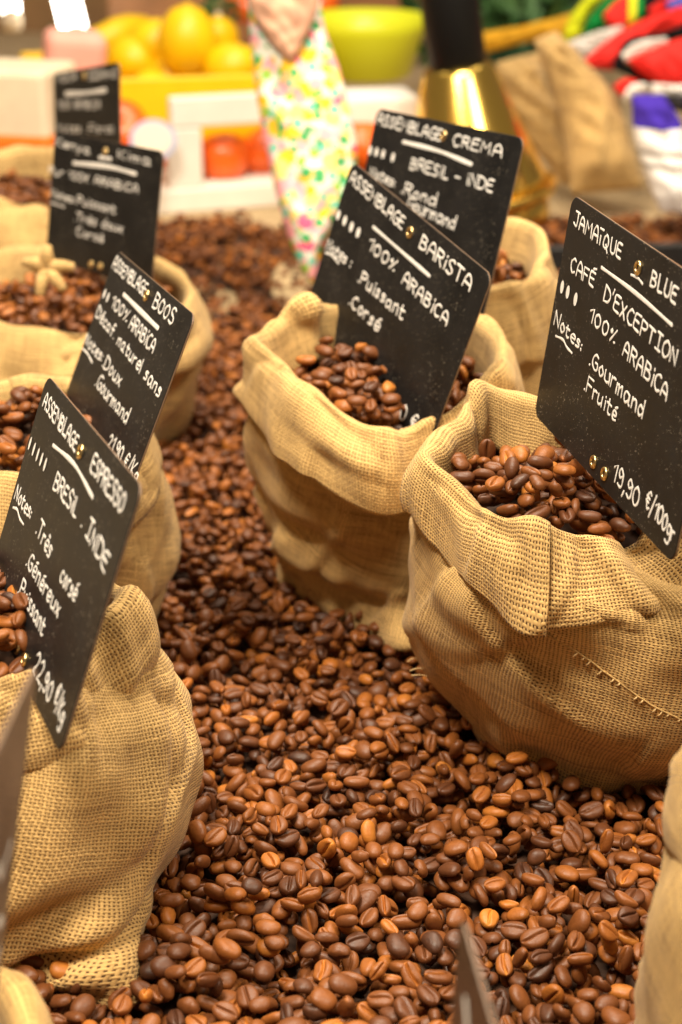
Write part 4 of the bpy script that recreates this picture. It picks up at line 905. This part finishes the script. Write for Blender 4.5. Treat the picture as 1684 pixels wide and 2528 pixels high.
# oval price card with a blue rim
pc_ = ond(378, 345, 1.78); cd = empty('price_card', pc_); tag(cd, 'oval cream price card with a blue rim on the yellow crate', 'card'); cd.rotation_euler = (1.2, 0, .1)
def oval(rx, ry, z, n=28): return mesh_py('oval', [(rx*math.cos(t), ry*math.sin(t), z) for t in np.linspace(0, 2*math.pi, n+1)[:-1]]+[(rx*math.cos(t), ry*math.sin(t), z-.001) for t in np.linspace(0, 2*math.pi, n+1)[:-1]], [tuple(range(n))]+[(i, n+i, n+(i+1) % n, (i+1) % n) for i in range(n)])
link('rim', oval(.026, .023, 0), M['labelblue'], cd, False); link('face', oval(.020, .017, .0012), M['label'], cd, False); link('pin', tube([(0, -.022, -.001), (0, -.07, -.001)], .0015, 6), M['steel'], cd)
# floral cotton pouch hanging point-down with a brown flap
zf = 1.40
def quilt(name, left, right, zc, bulge, mat, label=None, cat=None, parent=None, nu=18, nv=36, seed=1, back=.010):
    """soft cloth shape between two outlines, front and back sheets bulging apart"""
    l = crom([(0, 0, 0)]*0+[ond(x, y, zc) for x, y in left], 10); r = crom([ond(x, y, zc) for x, y in right], 10)
    def res(P): s = np.concatenate([[0], np.cumsum(np.linalg.norm(np.diff(P, axis=0), axis=1))]); t = np.linspace(0, s[-1], nv); return np.stack([np.interp(t, s, P[:, i]) for i in range(3)], -1)
    l, r = res(l), res(r); u = np.linspace(0, 1, nu)[None, :, None]; G = l[:, None]*(1-u)+r[:, None]*u; fwd = np.array([0, CP, -SP]); w = np.sin(np.pi*u)**.6*np.minimum(1, np.sin(np.pi*np.linspace(.02, .98, nv))*2.2)[:, None, None]
    wn = wfield(seed, 5, 1, 3, .03, .09)(np.linspace(0, 6.28, nu)[None, :]*np.ones((nv, 1)), np.linspace(0, .2, nv)[:, None]*np.ones((1, nu)))[..., None]
    Fr = G-fwd*(w*(bulge+.0022*wn)+.0006); Bk = G+fwd*(w*back+.0006); V = np.concatenate([Fr.reshape(-1, 3), Bk.reshape(-1, 3)]); n = nu*nv; i = np.arange(n).reshape(nv, nu)
    f = np.stack([i[:-1, :-1], i[1:, :-1], i[1:, 1:], i[:-1, 1:]], -1).reshape(-1, 4); F2 = np.concatenate([f, f[:, ::-1]+n])
    ring = np.concatenate([i[0, :], i[1:, -1], i[-1, ::-1][1:], i[::-1, 0][1:]]); F3 = np.stack([ring[:-1], ring[1:], ring[1:]+n, ring[:-1]+n], -1)
    o = link(name, mesh_np(name, V, np.concatenate([F2, F3])), mat, parent); me = o.data
    bm = bmesh.new(); bm.from_mesh(me); bmesh.ops.recalc_face_normals(bm, faces=bm.faces); bm.to_mesh(me); bm.free(); me.polygons.foreach_set('use_smooth', [True]*len(me.polygons))
    if label: tag(o, label, cat)
    return o
fp = empty('floral_pouch'); tag(fp, 'flower-patterned cotton pouch hanging point down with a brown flap', 'pouch')
quilt('pouch_cloth', [(606, -60), (614, 60), (628, 200), (652, 340), (682, 480), (705, 560), (738, 655), (768, 698)], [(790, -60), (800, 60), (838, 170), (868, 290), (882, 390), (858, 500), (800, 600), (776, 698)], zf, .016, M['floral'], parent=fp)
quilt('flap', [(600, -60), (618, 20), (655, 85), (690, 130), (714, 154)], [(800, -60), (784, 20), (762, 80), (738, 125), (722, 154)], zf-.022, .008, M['leather'], parent=fp, nv=20, seed=3, back=.003)
# lime bowl
pb = ond(900, 190, 2.15); put('lime_bowl', lathe([(.0001, 0), (.052, 0), (.060, .004), (.078, .06), (.084, .078), (.081, .079), (.074, .06), (.056, .008), (.0001, .006)], 48, 'bowl'), M['lime'], pb, 'lime green plastic bowl behind the floral pouch', 'bowl')
# white box and orange pot under the bowl
pq = ond(925, 300, 1.75); put('white_box', box_me(.085, .06, .065, .008, 3), M['white_crate'], pq, 'small white rounded box below the lime bowl', 'box', (0, 0, .2), smooth=False)
pq = ond(890, 380, 1.70); put('orange_pot', lathe([(.0001, -.02), (.022, -.02), (.028, .028), (.025, .028), (.020, -.014), (.0001, -.014)], 24, 'pot'), M['tomato'], pq, 'small orange pot behind the CREMA board', 'pot')
# wooden slats and green bottles at the very back
for i, (x0, x1, y, lb) in enumerate([(270, 620, 20, 'left brown wooden plank at the back above the lemons'), (760, 1010, 28, 'brown wooden plank at the back above the lime bowl')]):
    a, c = ond(x0, y, 2.75), ond(x1, y, 2.75); m_ = (a+c)/2; put('wooden_plank', box_me(abs(c[0]-a[0]), .03, .14, .004), M['wood'], m_, lb, 'plank', smooth=False)
put('back_cloth', box_me(2.4, .02, .9, .004), simple('backdrop_cloth', (.30, .17, .075), .9, noise=.35, nscale=5), (0, 3.35, .42), kind='structure', smooth=False)
def leafy(name, p, R, n, label, seed):
    r = np.random.default_rng(seed); V = []; F = []
    for k in range(n):
        d = r.normal(0, 1, 3); d /= np.linalg.norm(d); c = p+d*R*r.uniform(.3, 1)*np.array([1.4, .7, .8]); a = r.normal(0, 1, 3); a /= np.linalg.norm(a); bb = np.cross(a, d); bb /= np.linalg.norm(bb); L = R*.35; o = len(V)
        V += [c-a*L, c+bb*L*.35+d*L*.1, c+a*L, c-bb*L*.35+d*L*.1]; F.append((o, o+1, o+2, o+3))
    put(name, mesh_py(name, V, F), M['green'], (0, 0, 0), label, 'plant', smooth=False)
leafy('leafy_sprig', ond(530, 25, 2.35), .035, 70, 'dark green leafy sprig at the back above the lemons', 1)
leafy('leafy_sprig', ond(1290, 30, 2.4), .13, 420, 'green foliage at the back above the mustard cloth', 2)
# white round fruit, orange fruit
put('white_garlic', lathe([(.0001, -.014), (.012, -.013), (.018, -.003), (.015, .008), (.006, .014), (.003, .022), (.0001, .023)], 18), M['cream'], ond(540, 70, 2.25), 'small white bulb behind the lemons', 'garlic')
put('orange_fruit', tom, M['lemon'], ond(790, 12, 2.4), 'amber round fruit at the top edge right of the pouch', 'fruit', sc=1.1)
put('orange_fruit', tom, M['lemon'], ond(598, 18, 2.4), 'amber round fruit at the top edge left of the pouch', 'fruit', sc=1.0)

# brass coffee pot with a black neck
bp_ = onh(1185, 590, -.028); root = empty('brass_coffee_pot', bp_); tag(root, 'polished brass conical coffee pot with a black neck', 'coffee pot'); root.rotation_euler = (0.03, -.16, 0)
link('base', lathe([(.0001, 0), (.072, 0), (.077, .004), (.077, .040), (.074, .044), (.0001, .044)], 64, 'base'), M['brass'], root)
link('rim', lathe([(.080, .0445), (.0865, .046), (.088, .051), (.0865, .056), (.080, .0575), (.078, .051)], 64, 'rim'), M['brass'], root)
link('cone', lathe([(.080, .0565), (.076, .066), (.0370, .180), (.0335, .186), (.0001, .187)], 72, 'cone'), M['brass'], root)
link('neck', lathe([(.0001, .187), (.0285, .187), (.0300, .190), (.0300, .330), (.0285, .333), (.0001, .333)], 48, 'neck'), M['black'], root)
link('spout', tube(crom([(.070, -.02, .052), (.082, -.026, .060), (.088, -.028, .078)], 5), [.010]*11, 12, 'spout'), M['brass'], root) if False else None
# black trays of beans at the right
for (x, y, sx, sy, rz, lb) in ((.300, 1.40, .24, .20, .10, 'black tray behind the JAMAIQUE board, a few beans on it'),):
    tr_ = empty('black_tray', (x, y, -.0270)); tag(tr_, lb, 'tray'); tr_.rotation_euler = (0, 0, rz)
    part('floor_panel', tr_, sx, sy, .004, (0, 0, .024), M['darktray']); part('rim', tr_, sx, .006, .05, (0, -sy/2, .025), M['darktray']); part('rim', tr_, sx, .006, .05, (0, sy/2, .025), M['darktray']); part('rim', tr_, .006, sy-.012, .05, (-sx/2, 0, .025), M['darktray']); part('rim', tr_, .006, sy-.012, .05, (sx/2, 0, .025), M['darktray'])
# burlap bags leaning at the back right
def bag(label, left, right, zc, bulge, seed, mat):
    o = quilt('burlap_bag', left, right, zc, bulge, mat, label, 'bag', nu=26, nv=30, seed=seed, back=bulge)
    me = o.data; uvl = me.uv_layers.new(name='UVMap'); co = np.zeros(len(me.vertices)*3); me.vertices.foreach_get('co', co); co = co.reshape(-1, 3); li = np.zeros(len(me.loops), np.int32); me.loops.foreach_get('vertex_index', li)
    uvl.data.foreach_set('uv', co[li][:, [0, 2]].astype(np.float32).ravel()); return o
bag('tall burlap bag leaning at the back right beside the striped cloths', [(1318, 100), (1350, 190), (1385, 300), (1400, 400), (1412, 478)], [(1375, 78), (1440, 150), (1520, 240), (1560, 360), (1592, 462)], 1.80, .035, 5, M['burlap_pale'])
bag('small gathered burlap bag between the brass pot and the tall bag', [(1225, 155), (1235, 230), (1290, 330), (1350, 400), (1385, 455)], [(1330, 130), (1360, 230), (1400, 300), (1405, 380), (1420, 455)], 1.90, .028, 6, M['burlap_pale'])
# mustard cloth
quilt('mustard_cloth', [(1150, 75), (1200, 78), (1300, 62), (1420, 30)], [(1170, 140), (1230, 122), (1320, 100), (1430, 90)], 2.3, .02, M['mustard'], 'mustard yellow folded cloth at the back right', 'cloth')
quilt('green_cloth', [(1140, 120), (1200, 128), (1300, 120), (1400, 100)], [(1150, 260), (1210, 240), (1310, 220), (1400, 200)], 2.35, .015, M['dkgreen'], 'dark green cloth below the mustard cloth', 'cloth')
# striped cloths piled at the upper right
RD, WH, BK, GR, YE, BL = (.80, .035, .03), (.85, .80, .76), (.012, .012, .014), (.01, .30, .05), (.85, .78, .03), (.06, .03, .36)
def roll(label, pts, zc, rad, stops, axis, sq=(1, .75)):
    P = crom([ond(x, y, zc) for x, y in pts], 8); n = len(P); rr = rad*np.sin(np.linspace(.25, math.pi-.25, n))**.35
    me = tube(P, rr, 28, 'roll', sq=sq); co = np.zeros(len(me.vertices)*3); me.vertices.foreach_get('co', co); co = co.reshape(-1, 3); w1 = xyfield(int(rad*1e4)+len(label), 6, .015, .05)
    c_ = np.repeat(P, 28, 0); co += (co-c_)/(rad+1e-9)*(.0028*np.tanh(w1(co[:, 0], co[:, 2])/.4))[:, None]; me.vertices.foreach_set('co', co.ravel().astype(np.float32)); me.update()
    put('striped_cloth', me, stripes('striped_weave', stops, axis), (0, 0, 0), label, 'cloth', group='striped cloths')
def fold(label, up, lo, zc, col, bulge=.012):
    o = quilt('striped_cloth', up, lo, zc, bulge, simple('woven_cloth', col, .9, spec=.1, noise=.12, nscale=300, bump=.6, bscale=900), nu=20, nv=30, seed=len(label)+int(zc*1000), back=.012)
    tag(o, label, 'cloth', 'striped cloths'); return o
fold('yellow-green cloth edge at the top left of the striped pile', [(1385, 110), (1405, 45), (1450, -10)], [(1432, 105), (1450, 45), (1500, -10)], 2.00, (.62, .66, .02), .02)
fold('green cloth fold beside the yellow-green edge', [(1438, 90), (1458, 40), (1510, -10)], [(1492, 78), (1515, 40), (1575, -10)], 1.98, (.008, .24, .05), .02)
roll('small red cloth roll with yellow and green ends at the top', [(1500, 52), (1535, 30), (1580, 8), (1640, -15)], 1.93, .017, [(0, RD), (.38, YE), (.50, GR), (.60, BK)], 0)
fold('red cloth corner at the very top right', [(1600, 20), (1650, -5), (1720, -20)], [(1610, 45), (1660, 25), (1720, 10)], 1.90, RD)
fold('blue and white cloth corner at the top right edge', [(1645, 5), (1680, -10), (1730, -20)], [(1655, 40), (1690, 42), (1730, 40)], 1.88, (.10, .12, .50))
fold('pale grey cloth strip on the left of the red pile', [(1393, 108), (1460, 82), (1535, 62)], [(1442, 158), (1485, 130), (1545, 92)], 1.90, (.62, .58, .54))
fold('upper red cloth fold of the striped pile', [(1436, 152), (1530, 78), (1620, 36), (1720, 5)], [(1455, 168), (1530, 168), (1610, 92), (1720, 62)], 1.86, RD, .018)
fold('black band folded between the two red cloths', [(1512, 165), (1545, 98), (1620, 84), (1720, 55)], [(1536, 172), (1562, 126), (1640, 104), (1720, 82)], 1.82, BK)
fold('short black cloth edge running down under the red folds', [(1512, 150), (1562, 166), (1618, 200)], [(1515, 170), (1552, 184), (1600, 218)], 1.81, BK, .006)
fold('white strip below the black band', [(1534, 134), (1572, 104), (1645, 92)], [(1545, 152), (1592, 130), (1650, 108)], 1.80, WH, .008)
fold('lower red cloth fold, the largest of the striped pile', [(1548, 148), (1600, 126), (1650, 104), (1740, 78)], [(1582, 182), (1625, 206), (1680, 212), (1740, 208)], 1.78, RD, .022)
fold('white border under the largest red fold', [(1608, 206), (1680, 210), (1740, 205)], [(1614, 234), (1680, 238), (1740, 234)], 1.76, WH, .008)
fold('dark knitted cloth under the white border', [(1612, 232), (1680, 236), (1740, 232)], [(1640, 264), (1690, 276), (1740, 276)], 1.75, (.04, .036, .04), .010)
fold('small red cloth end left of the blue cloth', [(1513, 212), (1545, 194), (1578, 200)], [(1534, 238), (1552, 226), (1580, 214)], 1.77, RD, .008)
fold('small white cloth end next to the small red one', [(1538, 238), (1560, 208), (1598, 206)], [(1546, 254), (1572, 234), (1606, 226)], 1.755, WH, .008)
quilt('striped_cloth', [(1560, 235), (1565, 330), (1590, 420), (1612, 480), (1630, 520)], [(1640, 235), (1690, 320), (1720, 420), (1730, 500), (1735, 540)], 1.62, .022, None, None).data.materials.append(stripes('blue_white_weave', [(0, WH), (.42, (.35, .31, .27)), (.46, WH), (.52, (.35, .31, .27)), (.56, WH), (.74, BL)], 2))
tag(bpy.context.scene.objects[[o.name for o in COL.objects if o.name.startswith('striped_cloth')][-1]], 'blue and white striped cloth hanging down with fringed end', 'cloth', 'striped cloths')
# left edge: pale and pink boxes, lamps
px_ = ond(40, 270, 1.75); bx = empty('cream_box', px_); tag(bx, 'cream box with an orange band at the left edge', 'box'); bx.rotation_euler = (0, 0, -.25)
part('body', bx, .11, .09, .075, (0, 0, .010), M['cream'], bev=.006); part('band', bx, .114, .094, .046, (0, 0, -.040), M['orange'], bev=.006)
pk = ond(180, 215, 1.9); put('pink_bag', box_me(.070, .05, .13, .012, 3), M['pink'], pk, 'pink paper bag behind the farthest board', 'bag', (0.1, .1, .3), smooth=False)
put('orange_fruit', tom, M['tomato'], onh(25, 330, .05)+np.array([0, .05, 0]), 'orange fruit under the cream box at the left edge', 'fruit', sc=1.2) if False else None
pg = crom([ond(128, 70, 1.92)-ond(112, 205, 1.85), ond(132, 130, 1.88)-ond(112, 205, 1.85), (0, 0, 0)], 5); put('green_strap', tube(pg, .0045, 8), M['dkgreen'], ond(112, 205, 1.85), 'thin dark green strap hanging between the cream box and the pink bag', 'strap')
for (xa, ya, xb, yb, r_, lb) in ((150, -60, 185, 85, .020, 'bright white tube lamp at the upper left'), (15, -60, 28, 40, .014, 'second white lamp at the top left corner')):
    a, c = ond(xa, ya, 2.6), ond(xb, yb, 2.55); lo_ = empty('tube_lamp', a); tag(lo_, lb, 'lamp', 'white lamps'); A = np.array(a)
    link('tube', tube([a-A, (a+c)/2-A, c-A], r_, 16, 'tube'), M['lamp'], lo_); d_ = (c-a)/np.linalg.norm(c-a)
    link('cap', tube([c-A, c+d_*.02-A], r_*1.1, 16, 'cap'), M['cream'], lo_)
